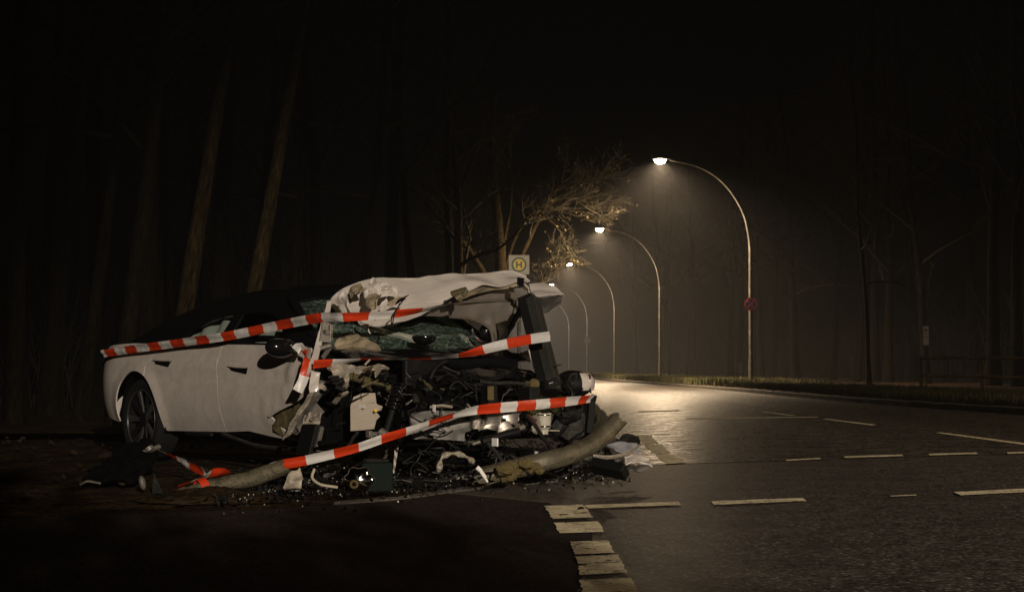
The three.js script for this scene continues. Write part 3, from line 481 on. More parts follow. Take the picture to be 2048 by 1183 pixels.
// ---------------------------------------------------------------- the wrecked car
// own axes: x forward from the rear axle, y up, z outwards from its right flank (the car reaches to z = -1.9)
const YAW = 50 * Math.PI / 180, CAR_W = 1.9;
const axle = at(271, 835, 13.9);
const car = thing('wrecked_car', 'white saloon car with black roof and its front torn open', 'car', [axle.x, 0.02, axle.z], -YAW);
car.updateMatrixWorld(true);
const toCar = car.matrixWorld.clone().invert();
const cp = (px, py, d) => at(px, py, d).applyMatrix4(toCar);
function side(px, py, z = 0) { const o = V(0, EYE, 0).applyMatrix4(toCar), r = sight(px, py).transformDirection(toCar); return o.addScaledVector(r, (z - o.z) / r.z); }
const cpart = (name, geo, mat, parent = car) => obj(name, geo, mat, parent);
function named(o, label) { o.userData.label = label; return o; }
// flank of the body: how far in it lies at (u, y)
const flank = (u, y) => { const k = (y - 0.66) / 0.36; let z = -0.06 * k * k - (k < -0.5 ? 0.05 * (k + 0.5) ** 2 : 0) - 0.012 * Math.max(0, (y - 0.7)) ; if (u < -0.3) z -= 0.26 * Math.pow((-0.3 - u) / 0.78, 2.8); z += 0.018 * Math.exp(-(((y - 0.8) / 0.06) ** 2)) * clamp(u + 0.5, 0, 1); if (Math.abs(u) < 0.52 && y < 0.86) z += 0.02 * clamp(1 - Math.abs(Math.hypot(u, y - 0.36) - 0.4) / 0.1, 0, 1); if (u > 2.0) { const q = clamp((u - 2.0) / 0.7, 0, 1); z += q * (0.05 * nz(u * 3.1, y * 3.3, 7) + 0.025 * nz(u * 8, y * 7, 3)); } return z + 0.004 * nz(u * 2, y * 2, 4); };
const cabin = (u, y) => -0.075 - Math.max(0, y - 0.98) * 0.62 - (u < 0 ? 0.25 * u * u : 0);
function skin(poly, zf, { holes = [], fine = 0.07, thick = 0.012, out = 0 } = {}) {
  const g = outline(poly, holes, fine), p = g.attributes.position, uv = new Float32Array(p.count * 2);
  for (let i = 0; i < p.count; i++) { const u = p.getX(i), y = p.getY(i); p.setZ(i, zf(u, y) + out); uv[2 * i] = u; uv[2 * i + 1] = y; }
  g.setAttribute('uv', new THREE.BufferAttribute(uv, 2)); g.computeVertexNormals();
  return thick ? solidify(g, thick) : g;
}
const mirrored = (g) => { const c = g.clone(), p = c.attributes.position, ix = c.index.array; for (let i = 0; i < p.count; i++) p.setZ(i, -CAR_W - p.getZ(i)); for (let i = 0; i < ix.length; i += 3) { const t = ix[i]; ix[i] = ix[i + 1]; ix[i + 1] = t; } c.computeVertexNormals(); return c; };
const uy = (px, py, z = 0) => { const q = side(px, py, z); return [q.x, q.y]; };
const arch = (r, a0, a1, n = 26) => Array.from({ length: n + 1 }, (_, i) => { const a = lerp(a0, a1, i / n); return [r * Math.cos(a), 0.345 + r * Math.sin(a) * 1.03]; });
const DEG = Math.PI / 180;
const belt = (u) => curveAt([[-1.04, 0.88], [-0.66, 0.985], [-0.2, 1.0], [0.4, 0.985], [1.2, 0.975], [2.0, 0.96], [2.8, 0.93]], u);
const beltRun = (a, b, n = 10) => Array.from({ length: n + 1 }, (_, i) => { const u = lerp(a, b, i / n); return [u, belt(u)]; });
// rear bumper and quarter panel
const quarter = skin([[-0.45, 0.3], [-0.98, 0.37], [-1.06, 0.5], [-1.07, 0.72], [-1.04, 0.86], ...beltRun(-0.94, 0.33), [0.29, 0.9], [0.18, 0.8], ...arch(0.4, 64 * DEG, 180 * DEG), [-0.41, 0.31]], flank);
named(cpart('rear_quarter_panel', quarter, M.white), 'white rear quarter panel around the wheel arch');
cpart('rear_quarter_panel', mirrored(quarter), M.white);
const rearDoor = skin([...arch(0.4, -10 * DEG, 62 * DEG, 18), [0.187, 0.8], [0.297, 0.9], ...beltRun(0.337, 1.39), [1.404, 0.6], [1.414, 0.27], [0.42, 0.25]], flank);
const rd = named(cpart('rear_door', rearDoor, M.white), 'intact white rear door');
cpart('rear_door', mirrored(rearDoor), M.white);
// front door, its leading edge torn
const tear = [[640, 738], [622, 760], [616, 784], [590, 803], [560, 818], [534, 832], [545, 850], [556, 866], [571, 884]].map(([a, b]) => uy(a, b));
const frontDoor = skin([[1.42, 0.27], [1.41, 0.6], ...beltRun(1.396, 2.74), ...tear, uy(520, 873), uy(480, 862)], flank);
const fd = named(cpart('front_door', frontDoor, M.white), 'white front door with its leading edge torn and bent');
cpart('front_door', mirrored(skin([[1.422, 0.27], [1.412, 0.6], ...beltRun(1.398, 2.7), [2.72, 0.6], [2.6, 0.27]], flank)), M.white);
// folded lip along the tear and the bare inner skin behind it
{ const e = tear.slice(2, 6).map(([u, y]) => V(u, y, flank(u, y) + 0.012)); cpart('torn_lip', limb(spline(e, 16), 0.011, 7, 0.3), M.white, fd);
  const q = [[616, 786], [534, 833], [546, 852], [571, 884], [600, 850], [628, 800]].map(([a, b], i) => side(a, b, -0.05 - (i % 2) * 0.05)); cpart('inner_door_skin', plate(q, 0.01, { crumple: 0.03, freq: 4 }), M.olive, fd); }
// handles: dark pockets with a pale flap
for (const [door, x0, y0, x1, y1] of [[rd, 308, 723, 338, 728], [fd, 461, 736, 493, 742]]) {
  const [u0, v0] = uy(x0, y0), [u1, v1] = uy(x1, y1), z = (u, y) => flank(u, y);
  const h = cpart('door_handle', skin([[u0 - 0.01, v0 + 0.012], [u1 + 0.03, v1 + 0.028], [u1, v1 - 0.022], [u0 + 0.035, v0 - 0.018]], z, { fine: 0.05, thick: 0.006, out: 0.006 }), M.dullBlack, door);
  cpart('handle_flap', limb([V(u0 - 0.01, v0 + 0.016, z(u0, v0) + 0.008), V((u0 + u1) / 2, (v0 + v1) / 2 + 0.02, z(u0, v0) + 0.014), V(u1 + 0.03, v1 + 0.03, z(u1, v1) + 0.008)], 0.0075, 6), M.white, h);
}
// tail: bumper face, boot lid with lip, dark lamp bar
const tailZ = (u) => flank(u, 0.7);
cpart('rear_bumper', gridSheet((s, t) => { const z = lerp(-0.24, -1.66, s), y = lerp(0.33, 0.8, t), b = Math.abs(s - 0.5) * 2; return V(-1.14 + 0.06 * b ** 2 + 0.05 * Math.abs(t - 0.5), y, z); }, 16, 6, 0.015), M.white);
cpart('tail_lamp_bar', gridSheet((s, t) => { const z = lerp(-0.2, -1.7, s), b = Math.abs(s - 0.5) * 2; return V(-1.16 + 0.12 * b ** 4, lerp(0.815, 0.875, t), z); }, 20, 2, 0.03), M.blackGloss);
cpart('boot_lid', gridSheet((s, t) => { const z = lerp(-0.2, -1.7, s), b = Math.abs(s - 0.5) * 2, u = lerp(-1.18 + 0.14 * b ** 4, -0.28, t); return V(u, 0.9 + 0.1 * Math.sqrt(Math.min(1, t * 3)) - 0.03 * b ** 3 + (t < 0.2 ? 0.02 : 0) + 0.03 * (1 - b * b), z); }, 20, 10, 0.012), M.white);
// cabin: black shell with window openings on both flanks, roof, screens
const RAIL = [[-0.5, 1.0], [-0.25, 1.04], [0.05, 1.15], [0.3, 1.235], [0.5, 1.285], [0.9, 1.355], [1.4, 1.395], [1.9, 1.385], [2.15, 1.3], [2.45, 1.13], [2.76, 0.95]];
const rail = (u) => curveAt(RAIL, u);
const railRun = Array.from({ length: 40 }, (_, i) => { const u = lerp(2.74, -0.5, i / 39); return [u, rail(u)]; });
const rearPane = [[372, 689], [388, 660], [412, 643], [436, 633], [455, 630], [450, 690]].map(([a, b]) => uy(a, b, -0.16)), frontPane = [[468, 694], [472, 628], [505, 622], [535, 628], [562, 645], [592, 676], [603, 692], [604, 700]].map(([a, b]) => uy(a, b, -0.16));
const safe = (poly) => poly.map(([u, y]) => [u, clamp(y, belt(u) + 0.02, rail(u) - 0.035)]);
const panes = [safe(rearPane), safe(frontPane)];
const shell = skin([...beltRun(-0.5, 2.76, 30).map(([u, y]) => [u, y - 0.02]), ...railRun], cabin, { holes: panes, fine: 0.09, thick: 0.02 });
cpart('window_frame', shell, M.blackGloss); cpart('window_frame', mirrored(shell), M.blackGloss);
panes.forEach((p, i) => { const g = skin(p, cabin, { fine: 0.12, thick: 0, out: -0.012 }); cpart('side_window', g, M.glass); cpart('side_window', mirrored(g), M.glass); });
const crown = (u, s) => { const z0 = cabin(u, rail(u)), z = lerp(z0, -CAR_W - z0, s), b = 1 - Math.pow(Math.abs(2 * s - 1), 2.2); return V(u, rail(u) + 0.065 * b - 0.01, z); };
cpart('roof', gridSheet((s, t) => crown(lerp(0.55, 2.16, t), s), 24, 18, 0.02), M.blackGloss);
cpart('rear_window', gridSheet((s, t) => crown(lerp(-0.42, 0.55, t), s), 20, 10, 0.008), M.blackGloss);
// cabin inside: floor, seats, shelf, bulged airbags
cpart('floor_pan', join([box(3.5, 0.1, 1.66, 1.05, 0.29, -0.95), box(2.2, 0.5, 1.5, 1.2, 0.5, -0.95)]), M.dullBlack);
for (const z of [-0.55, -1.35]) for (const u of [0.65, 1.65]) { const s = cpart('seat', box(0.16, 0.62, 0.5, u, 0.86, z, 0.06), M.blackPlastic); cpart('headrest', box(0.1, 0.16, 0.26, u - 0.04, 1.22, z, 0.045), M.blackPlastic, s); }
for (const poly of [[[388, 668], [410, 648], [452, 634], [449, 694], [400, 694]], [[520, 654], [548, 640], [580, 664], [603, 694], [524, 696]]]) { const q = poly.map(([a, b]) => uy(a, b, -0.25)); named(cpart('curtain_airbag', skin(q, (u, y) => cabin(u, y) - 0.1 + 0.03 * Math.sin(u * 26) + 0.03 * nz(u * 5, y * 5, 1), { fine: 0.05, thick: 0.02 }), M.airbag), 'limp pale airbag hanging behind the side window'); }
// wheel arch liners and rear wheels
function wheel(z, out) {
  const w = new THREE.Group(); w.name = 'rear_wheel'; w.position.set(0, 0.335, z); car.add(w);
  const R = 0.352, prof = [[0.255, -0.1], [0.3, -0.118], [R - 0.02, -0.112], [R, -0.085], [R, 0.085], [R - 0.02, 0.112], [0.3, 0.118], [0.255, 0.1]].map(([a, b]) => new THREE.Vector2(a, b));
  const tyre = new THREE.LatheGeometry(prof, 56); tyre.rotateX(Math.PI / 2); obj('tyre', clean(tyre), M.tyre, w);
  const lip = new THREE.LatheGeometry([[0.2, -0.09], [0.25, -0.1], [0.25, 0.09], [0.257, 0.105], [0.264, 0.1]].map(([a, b]) => new THREE.Vector2(a, b)), 56); lip.rotateX(Math.PI / 2); lip.scale(1, 1, out); obj('rim', clean(lip), M.rimDark, w);
  const edge = new THREE.TorusGeometry(0.257, 0.005, 6, 60); edge.translate(0, 0, 0.101 * out); obj('rim_edge', clean(edge), M.rimCut, w);
  for (let i = 0; i < 10; i++) { const a = i / 10 * Math.PI * 2 + 0.3, g = box(0.05, 0.2, 0.022, 0, 0.155, 0.082 * out, 0.008), p = g.attributes.position; for (let k = 0; k < p.count; k++) { const y = p.getY(k); p.setX(k, p.getX(k) * lerp(0.55, 1.25, (y - 0.055) / 0.2)); p.setZ(k, p.getZ(k) - 0.02 * out * (1 - (y - 0.055) / 0.2)); } g.rotateZ(a); obj('spoke', g, i % 2 ? M.rimDark : M.rimCut, w); }
  const hub = new THREE.CylinderGeometry(0.062, 0.068, 0.05, 24); hub.rotateX(Math.PI / 2); hub.translate(0, 0, 0.06 * out); obj('hub', clean(hub), M.rimDark, w);
  const disc = new THREE.CylinderGeometry(0.17, 0.17, 0.025, 32); disc.rotateX(Math.PI / 2); obj('brake_disc', clean(disc), M.greyPlastic, w);
}
wheel(-0.15, 1); wheel(-CAR_W + 0.15, -1);
for (const z of [-0.14, -CAR_W + 0.14]) { const g = gridSheet((s, t) => { const a = lerp(-14 * DEG, 194 * DEG, s), q = z + (z > -1 ? 1 : -1) * lerp(0.075, -0.28, t); return V(0.415 * Math.cos(a), 0.345 + 0.427 * Math.sin(a), q); }, 28, 4, 0.006); cpart('wheel_arch_liner', join([g, box(0.8, 0.7, 0.03, 0, 0.5, z + (z > -1 ? -0.29 : 0.29), 0.01)]), M.dullBlack); }
// sill trim hanging under the doors
cpart('sill_trim', limb(spline([side(445, 868, -0.02), side(520, 892, 0.02), side(600, 897, 0.05)], 12), 0.016, 8, 0.2), M.greyPlastic);
cpart('sill_trim', beam(side(372, 866, -0.01), side(424, 869, -0.01), 0.03, 0.03, 0), M.blackPlastic);
// door mirrors
{ const c = side(562, 694, 0.15), g = new THREE.SphereGeometry(1, 24, 16); g.scale(0.085, 0.078, 0.13); const p = g.attributes.position; for (let i = 0; i < p.count; i++) { if (p.getX(i) < -0.045) p.setX(i, -0.045); if (p.getY(i) > 0.06) p.setY(i, 0.06); } g.computeVertexNormals(); g.translate(c.x, c.y, c.z); const m = cpart('door_mirror', clean(g), M.blackGloss); cpart('mirror_foot', beam(V(c.x - 0.02, c.y - 0.05, c.z - 0.06), V(c.x + 0.02, belt(2.5) - 0.0, -0.05), 0.05, 0.03), M.blackGloss, m);
  const q = cp(985, 662, 13.0), h = new THREE.SphereGeometry(1, 20, 14); h.scale(0.07, 0.075, 0.13); h.translate(q.x, q.y, q.z); named(cpart('door_mirror', clean(h), M.blackGloss), 'door mirror beyond the windscreen'); }
// crazed windscreen, sagging inwards
function flap0(name, mat, pts) { named(cpart(name, plate(pts.map((q) => cp(...q)), 0.02, { crumple: 0.035, freq: 7, fine: 0.03 }), mat), 'limp dirty airbag cloth at the foot of the windscreen'); }
const crackTex = (() => {
  const c = document.createElement('canvas'); c.width = 1024; c.height = 512; const x = c.getContext('2d');
  x.fillStyle = '#2d3832'; x.fillRect(0, 0, 1024, 512);
  for (let i = 0; i < 3600; i++) { const a = rnd() * 1024, b = rnd() * 512, k = rnd(); x.fillStyle = k < 0.5 ? 'rgba(90,114,100,0.6)' : k < 0.86 ? 'rgba(8,20,14,0.7)' : 'rgba(176,196,178,0.75)'; const s = rr(3, 13) * (k > 0.86 ? 0.6 : 1); x.fillRect(a, b, s, s * rr(0.4, 1.0)); }
  for (const [cx, cy, R] of [[700, 150, 560], [860, 380, 330], [300, 120, 460], [480, 400, 340], [120, 330, 300]]) {
    for (let i = 0; i < 22; i++) { let a = i / 22 * 6.28 + rr(-0.1, 0.1), px = cx, py = cy; x.strokeStyle = rnd() < 0.45 ? 'rgba(190,198,188,0.6)' : 'rgba(128,148,134,0.6)'; x.lineWidth = rr(1, 3.2); x.beginPath(); x.moveTo(px, py); for (let k = 0; k < 9; k++) { a += rr(-0.25, 0.25); px += Math.cos(a) * R / 9; py += Math.sin(a) * R / 9 * 0.6; x.lineTo(px, py); } x.stroke(); }
    for (let k = 1; k < 7; k++) { x.strokeStyle = 'rgba(150,166,152,0.5)'; x.lineWidth = rr(1, 3); x.beginPath(); for (let i = 0; i <= 24; i++) { const a = i / 24 * 6.28, r = R * k / 9 * (1 + rr(-0.16, 0.16)); x[i ? 'lineTo' : 'moveTo'](cx + Math.cos(a) * r, cy + Math.sin(a) * r * 0.6); } x.stroke(); }
  }
  x.strokeStyle = 'rgba(205,205,190,0.9)'; for (let k = 0; k < 18; k++) { x.lineWidth = rr(2, 7); const y0 = 330 + rr(-16, 16); x.beginPath(); x.moveTo(330 + rr(-30, 30), y0); x.lineTo(560 + rr(-60, 60), y0 + 110 + rr(-14, 14)); x.stroke(); }
  for (let k = 0; k < 160; k++) { x.fillStyle = 'rgba(205,205,190,0.85)'; x.fillRect(880 + rr(-28, 28), 400 + rr(-60, 60), rr(2, 9), rr(2, 8)); }
  const t = new THREE.CanvasTexture(c); t.colorSpace = THREE.SRGBColorSpace; t.magFilter = THREE.LinearFilter; return t;
})();
const crazed = new THREE.MeshPhysicalMaterial({ map: crackTex, roughness: 0.3, clearcoat: 0.5, clearcoatRoughness: 0.1, bumpMap: crackTex, bumpScale: 0.006, side: THREE.DoubleSide });
const screen = (s, t) => { const u = lerp(2.76, 2.1, t) + 0.12 * (1 - (2 * s - 1) ** 2) * (1 - t), w = lerp(0.1, 0.27, t), z = lerp(-w, -CAR_W + w, s), y = lerp(0.915, 1.31, t) + 0.05 * (1 - (2 * s - 1) ** 2) * t; const sag = Math.sin(Math.PI * t) * Math.sin(Math.PI * clamp(s, 0, 1)); return V(u + 0.02 * sag + 0.02 * nz(s * 6, t * 5, 2), y + 0.02 * sag + 0.02 * nz(s * 5, t * 6, 9), z); };
named(cpart('windscreen', gridSheet(screen, 40, 20, 0.006), crazed), 'shattered greenish windscreen sagging into the cabin');
cpart('windscreen_frame', join([pipe([screen(0, 0), screen(0, 0.5), screen(0, 1)].map((p) => p.add(V(0, 0.01, 0.01))), 0.035, 8), pipe([screen(1, 0), screen(1, 0.5), screen(1, 1)].map((p) => p.add(V(0, 0.01, -0.01))), 0.032, 8)]), M.blackGloss);
{ const c = cp(848, 682, 12.05), g = new THREE.SphereGeometry(1, 20, 12, 0, Math.PI * 2, Math.PI * 0.45, Math.PI * 0.55); g.scale(0.095, 0.06, 0.09); g.translate(c.x, c.y + 0.03, c.z); cpart('sensor_pod', join([g, cyl(V(c.x, c.y + 0.02, c.z), V(c.x, c.y + 0.028, c.z), 0.095, 0.09, 20)]), M.blackGloss); }
flap0('burst_airbag', M.tan, [[668, 704, 11.95], [672, 684, 12.0], [690, 668, 12.05], [712, 672, 12.02], [736, 682, 12.0], [758, 692, 11.98], [766, 706, 11.95], [720, 708, 11.93]]);
// glass grit thrown over the roof edge
{ const g = new THREE.TetrahedronGeometry(0.012), N = 700, m = new THREE.InstancedMesh(g, std(lin(0.5, 0.6, 0.55), 0.2), N), o = new THREE.Object3D(); for (let i = 0; i < N; i++) { const p = crown(rr(1.5, 2.15), Math.pow(rnd(), 1.3) * 0.9 + 0.02); o.position.set(p.x, p.y + 0.006, p.z); o.rotation.set(rr(0, 6), rr(0, 6), rr(0, 6)); o.scale.setScalar(rr(0.4, 1.3)); o.updateMatrix(); m.setMatrixAt(i, o.matrix); } m.name = 'glass_grit'; m.userData.kind = 'stuff'; car.add(m); }

// ---- torn front: bulkhead, cowl, sub frame
cpart('bulkhead', box(0.12, 0.62, 1.72, 2.72, 0.6, -0.95, 0.03), M.dullBlack);
cpart('cowl_panel', gridSheet((s, t) => V(lerp(2.74, 3.12, t) + 0.1 * (1 - (2 * s - 1) ** 2), 0.915 - 0.075 * t ** 2 + 0.02 * nz(s * 7, t * 3, 1), lerp(-0.12, -1.8, s)), 26, 6, 0.02), M.blackGloss);
cpart('engine_cover', gridSheet((s, t) => V(lerp(2.95, 3.55, t), 0.84 - 0.14 * t - 0.05 * (2 * s - 1) ** 2 + 0.03 * nz(s * 6, t * 5, 4), lerp(-0.62, -1.72, s)), 20, 10, 0.03), M.blackGloss);
cpart('sub_frame', join([beam(V(2.7, 0.36, -0.35), V(3.65, 0.33, -0.4), 0.1, 0.12), beam(V(2.7, 0.36, -1.55), V(3.7, 0.34, -1.5), 0.1, 0.12), beam(V(3.4, 0.3, -0.3), V(3.45, 0.3, -1.6), 0.12, 0.1), box(0.8, 0.3, 1.1, 3.05, 0.48, -1.0, 0.04)]), M.dullBlack);
cpart('radiator_pack', join([box(0.1, 0.42, 0.9, 3.38, 0.5, -1.05, 0.02), box(0.06, 0.5, 0.5, 3.28, 0.6, -0.72, 0.02)]), M.blackPlastic);
cpart('fan_shroud', join([new THREE.TorusGeometry(0.17, 0.018, 8, 28).rotateY(Math.PI / 2).translate(3.42, 0.66, -0.78), new THREE.TorusGeometry(0.07, 0.02, 8, 20).rotateY(Math.PI / 2).translate(3.42, 0.66, -0.78)]), M.blackPlastic);

// crumpled bonnet thrown up over the screen
const D0 = 12.0;
const hoodTop = plate([[660, 604, 12.30], [690, 577, 12.40], [742, 561, 12.50], [850, 557, 12.65], [960, 549, 12.80], [1020, 544, 12.90], [1046, 549, 12.90], [1060, 560, 12.85], [1040, 561, 12.75], [960, 573, 12.60], [905, 590, 12.45], [870, 612, 12.35], [842, 630, 12.25], [790, 650, 12.15], [745, 655, 12.15], [700, 634, 12.18], [672, 618, 12.22]].map((q) => cp(...q)), 0.012, { crumple: 0.026, freq: 1.7, fine: 0.035 });
const bonnet = named(cpart('bonnet', hoodTop, M.white), 'crumpled white bonnet folded up over the windscreen');
// rolled top edge
cpart('rolled_edge', limb(spline([[664, 600, 12.32], [692, 577, 12.42], [745, 562, 12.52], [850, 558, 12.67], [960, 550, 12.82], [1020, 545, 12.92], [1052, 553, 12.90]].map((q) => cp(...q)), 40), Array.from({ length: 41 }, (_, i) => 0.017 + 0.004 * Math.sin(i * 0.6)), 9, 0.1), M.white, bonnet);
// folded and torn flaps at its left end
const flap = (name, mat, pts, crumple = 0.04, thick = 0.008, freq = 6, parent = car, label) => { const m = cpart(name, plate(pts.map((q) => cp(...q)), thick, { crumple, freq, fine: 0.035 }), mat, parent); if (label) named(m, label); return m; };
flap('torn_flap', M.white, [[658, 604, 12.20], [688, 578, 12.18], [700, 600, 12.10], [702, 622, 12.05], [692, 640, 12.10], [678, 616, 12.15]], 0.05, 0.008, 6, bonnet);
flap('torn_flap', M.white, [[725, 575, 12.25], [746, 562, 12.30], [796, 580, 12.20], [794, 594, 12.05], [760, 592, 12.00], [728, 598, 12.02]], 0.06, 0.008, 7, bonnet);
flap('torn_flap', M.white, [[712, 636, 12.00], [738, 648, 11.92], [742, 666, 11.90], [728, 657, 11.96]], 0.03, 0.008, 7, bonnet);
flap('torn_flap', M.tan, [[698, 582, 12.12], [722, 570, 12.15], [730, 582, 12.05], [712, 590, 12.02], [702, 596, 12.06]], 0.05, 0.008, 9, bonnet);
flap('torn_flap', M.tan, [[738, 592, 11.96], [764, 588, 11.94], [752, 612, 11.88], [742, 618, 11.90], [732, 608, 11.92]], 0.05, 0.008, 9, bonnet);
flap('torn_flap', M.tan, [[768, 606, 11.92], [800, 592, 11.96], [812, 598, 12.00], [780, 612, 11.92]], 0.03, 0.008, 9, bonnet);
flap('torn_flap', M.white, [[756, 616, 11.90], [772, 596, 11.92], [776, 606, 11.90], [764, 622, 11.88]], 0.03, 0.008, 9, bonnet);
flap('torn_flap', M.dullBlack, [[796, 600, 11.90], [818, 590, 11.92], [806, 600, 11.90], [790, 609, 11.88]], 0.01, 0.01, 5, bonnet);
flap('torn_flap', M.olive, [[668, 606, 12.20], [682, 614, 12.16], [690, 640, 12.14], [678, 634, 12.18]], 0.02, 0.008, 5, bonnet);
// its bare underside
const under = flap('bonnet_underside', M.under, [[842, 632, 12.50], [872, 612, 12.60], [906, 593, 12.70], [960, 577, 12.85], [1036, 568, 13.02], [1058, 590, 13.05], [1052, 612, 13.02], [1030, 650, 13.00], [1012, 676, 12.98], [1000, 690, 12.96], [984, 690, 12.92], [986, 672, 12.90], [978, 655, 12.90], [962, 643, 12.88], [935, 635, 12.80], [900, 632, 12.70]], 0.022, 0.02, 2.5, bonnet, 'grey bare underside of the bonnet with a curved cut-out');
cpart('stiffening_rib', pipe([[900, 633, 12.66], [935, 636, 12.76], [963, 645, 12.84], [980, 658, 12.86], [987, 688, 12.88]].map((q) => cp(...q)), 0.014, 8, 24), M.under, under);
cpart('stiffening_rib', pipe([[880, 612, 12.60], [930, 604, 12.72], [1000, 600, 12.90], [1044, 598, 12.96]].map((q) => cp(...q)), 0.012, 8, 24), M.under, under);
cpart('stiffening_rib', pipe([[1036, 600, 12.92], [1024, 640, 12.90], [1006, 684, 12.90]].map((q) => cp(...q)), 0.013, 8, 20), M.under, under);
flap('inner_panel', M.tan, [[906, 590, 12.50], [960, 574, 12.66], [1034, 562, 12.80], [1040, 572, 12.80], [960, 584, 12.70], [912, 598, 12.54]], 0.01, 0.01, 3, bonnet);
cpart('hinge_bracket', join([beam(cp(902, 588, 12.1), cp(934, 578, 12.12), 0.05, 0.03), beam(cp(922, 596, 12.08), cp(920, 604, 12.08), 0.03, 0.02), beam(cp(934, 578, 12.1), cp(926, 592, 12.08), 0.02, 0.03)]), M.olive, bonnet);
// wing corner sticking out to the right
const wing = flap('wing_corner', M.white, [[1058, 566, 12.5], [1088, 566, 12.55], [1108, 574, 12.5], [1127, 589, 12.45], [1108, 588, 12.38], [1090, 592, 12.34], [1070, 593, 12.34], [1062, 586, 12.4]], 0.012, 0.01, 4, car, 'white wing corner sticking out beside the bonnet');
flap('wing_lining', M.midGrey, [[1068, 594, 12.36], [1092, 593, 12.38], [1127, 590, 12.48], [1122, 606, 12.5], [1112, 612, 12.5], [1088, 626, 12.46], [1078, 612, 12.42]], 0.015, 0.01, 4, wing);
flap('torn_flap', M.dullBlack, [[1034, 554, 12.45], [1048, 556, 12.46], [1046, 574, 12.46], [1034, 570, 12.46]], 0.005, 0.02, 4, bonnet);
cpart('latch', join([cyl(cp(1052, 572, 12.4), cp(1058, 578, 12.4), 0.02, 0.014, 12), beam(cp(1048, 566, 12.42), cp(1062, 590, 12.4), 0.02, 0.02)]), M.cast, bonnet);
// black square duct left standing upright
{
  const a = cp(1057, 598, 12.1), b = cp(1098, 768, 11.75);
  const d = named(cpart('standing_duct', beam(a, b, 0.17, 0.12, 0.5, 0.012), M.blackPlastic), 'tall black plastic duct standing tilted out of the engine bay');
  cpart('duct_lit_face', beam(a.clone().add(V(0.06, 0, 0.01)), b.clone().add(V(0.06, 0.02, 0.01)), 0.115, 0.08, 0.5, 0.01), M.greyPlastic, d);  // grey strip colours the right face of the black duct as lit
  cpart('duct_end', cyl(b.clone().add(V(0.02, 0.0, 0)), cp(1103, 786, 11.7), 0.078, 0.072, 18), M.blackPlastic, d);
  cpart('strut', beam(cp(1050, 604, 12.5), cp(1000, 690, 12.5), 0.05, 0.02), M.blackPlastic);
  cpart('duct_clip', join([cyl(cp(1098, 766, 11.66), cp(1106, 764, 11.66), 0.012, 0.012, 8), box(0.06, 0.02, 0.03, b.x + 0.08, b.y - 0.02, b.z)]), M.chrome, d);
}
// white wing strip and hinge on the near side
const strip = flap('wing_strip', M.white, [[655, 604, 11.86], [664, 602, 11.86], [652, 660, 11.7], [640, 700, 11.62], [628, 742, 11.55], [614, 752, 11.56], [624, 715, 11.62], [640, 660, 11.7]], 0.01, 0.012, 5, car, 'white wing strip bent upright beside the windscreen');
cpart('bonnet_hinge', join([beam(cp(656, 646, 11.72), cp(650, 686, 11.66), 0.09, 0.05, 0.4), beam(cp(661, 650, 11.69), cp(660, 682, 11.66), 0.03, 0.03), cyl(cp(662, 690, 11.64), cp(640, 696, 11.64), 0.02, 0.02, 10), beam(cp(660, 694, 11.66), cp(645, 716, 11.7), 0.035, 0.025), cyl(cp(648, 664, 11.68), cp(655, 664, 11.64), 0.018, 0.018, 10)]), M.cast, strip);
flap('torn_flap', M.white, [[622, 742, 11.5], [640, 745, 11.52], [636, 778, 11.48], [624, 800, 11.46], [618, 776, 11.48]], 0.03, 0.008, 6);
flap('torn_flap', M.bare, [[612, 800, 11.45], [630, 768, 11.5], [660, 760, 11.55], [648, 772, 11.5], [622, 800, 11.42], [600, 830, 11.4], [578, 872, 11.4], [566, 880, 11.42], [586, 836, 11.44]], 0.02, 0.008, 5, car, 'long peeled strip of wing metal');
flap('torn_flap', M.midGrey, [[634, 782, 11.4], [646, 790, 11.38], [612, 838, 11.34], [592, 870, 11.36], [584, 868, 11.4], [606, 826, 11.4]], 0.02, 0.01, 5);
flap('crushed_bracket', M.bare, [[606, 838, 11.36], [622, 812, 11.38], [634, 824, 11.36], [644, 826, 11.34], [640, 850, 11.34], [616, 876, 11.34], [606, 870, 11.36]], 0.04, 0.012, 7);
cpart('crushed_bracket', join([beam(cp(622, 812, 11.4), cp(640, 832, 11.36), 0.09, 0.02), cyl(cp(625, 836, 11.34), cp(622, 838, 11.3), 0.012, 0.012, 8), beam(cp(598, 850, 11.36), cp(606, 862, 11.34), 0.05, 0.03)]), M.cast);
cpart('crash_block', beam(cp(627, 850, 11.25), cp(612, 912, 11.2), 0.17, 0.08, 0.25, 0.006), M.blackPlastic);
cpart('crash_block_cover', beam(cp(640, 853, 11.2), cp(626, 912, 11.15), 0.065, 0.03, 0.25, 0.005), M.midGrey);
// suspension turret and shredded castings at the near side
flap('shock_tower', M.bare, [[655, 735, 11.55], [690, 726, 11.6], [712, 738, 11.62], [760, 728, 11.7], [778, 738, 11.72], [740, 746, 11.66], [700, 752, 11.58], [694, 778, 11.5], [676, 770, 11.5], [664, 752, 11.52]], 0.05, 0.02, 7, car, 'shredded pale casting beside the near wheel arch');
flap('shredded_casting', M.cast, [[660, 756, 11.45], [684, 754, 11.44], [692, 770, 11.42], [690, 772, 11.42], [696, 778, 11.4], [676, 776, 11.42]], 0.05, 0.02, 9);
for (let i = 0; i < 16; i++) { const a = cp(rr(645, 780), rr(724, 800), rr(11.4, 11.75)), b = a.clone().add(V(rr(-0.1, 0.1), rr(-0.08, 0.08), rr(-0.12, 0.12))); cpart('bracket_fragment', beam(a, b, rr(0.015, 0.05), rr(0.008, 0.02), rr(0, 3), 0.003), [M.bare, M.cast, M.olive, M.midGrey][i % 4]); }
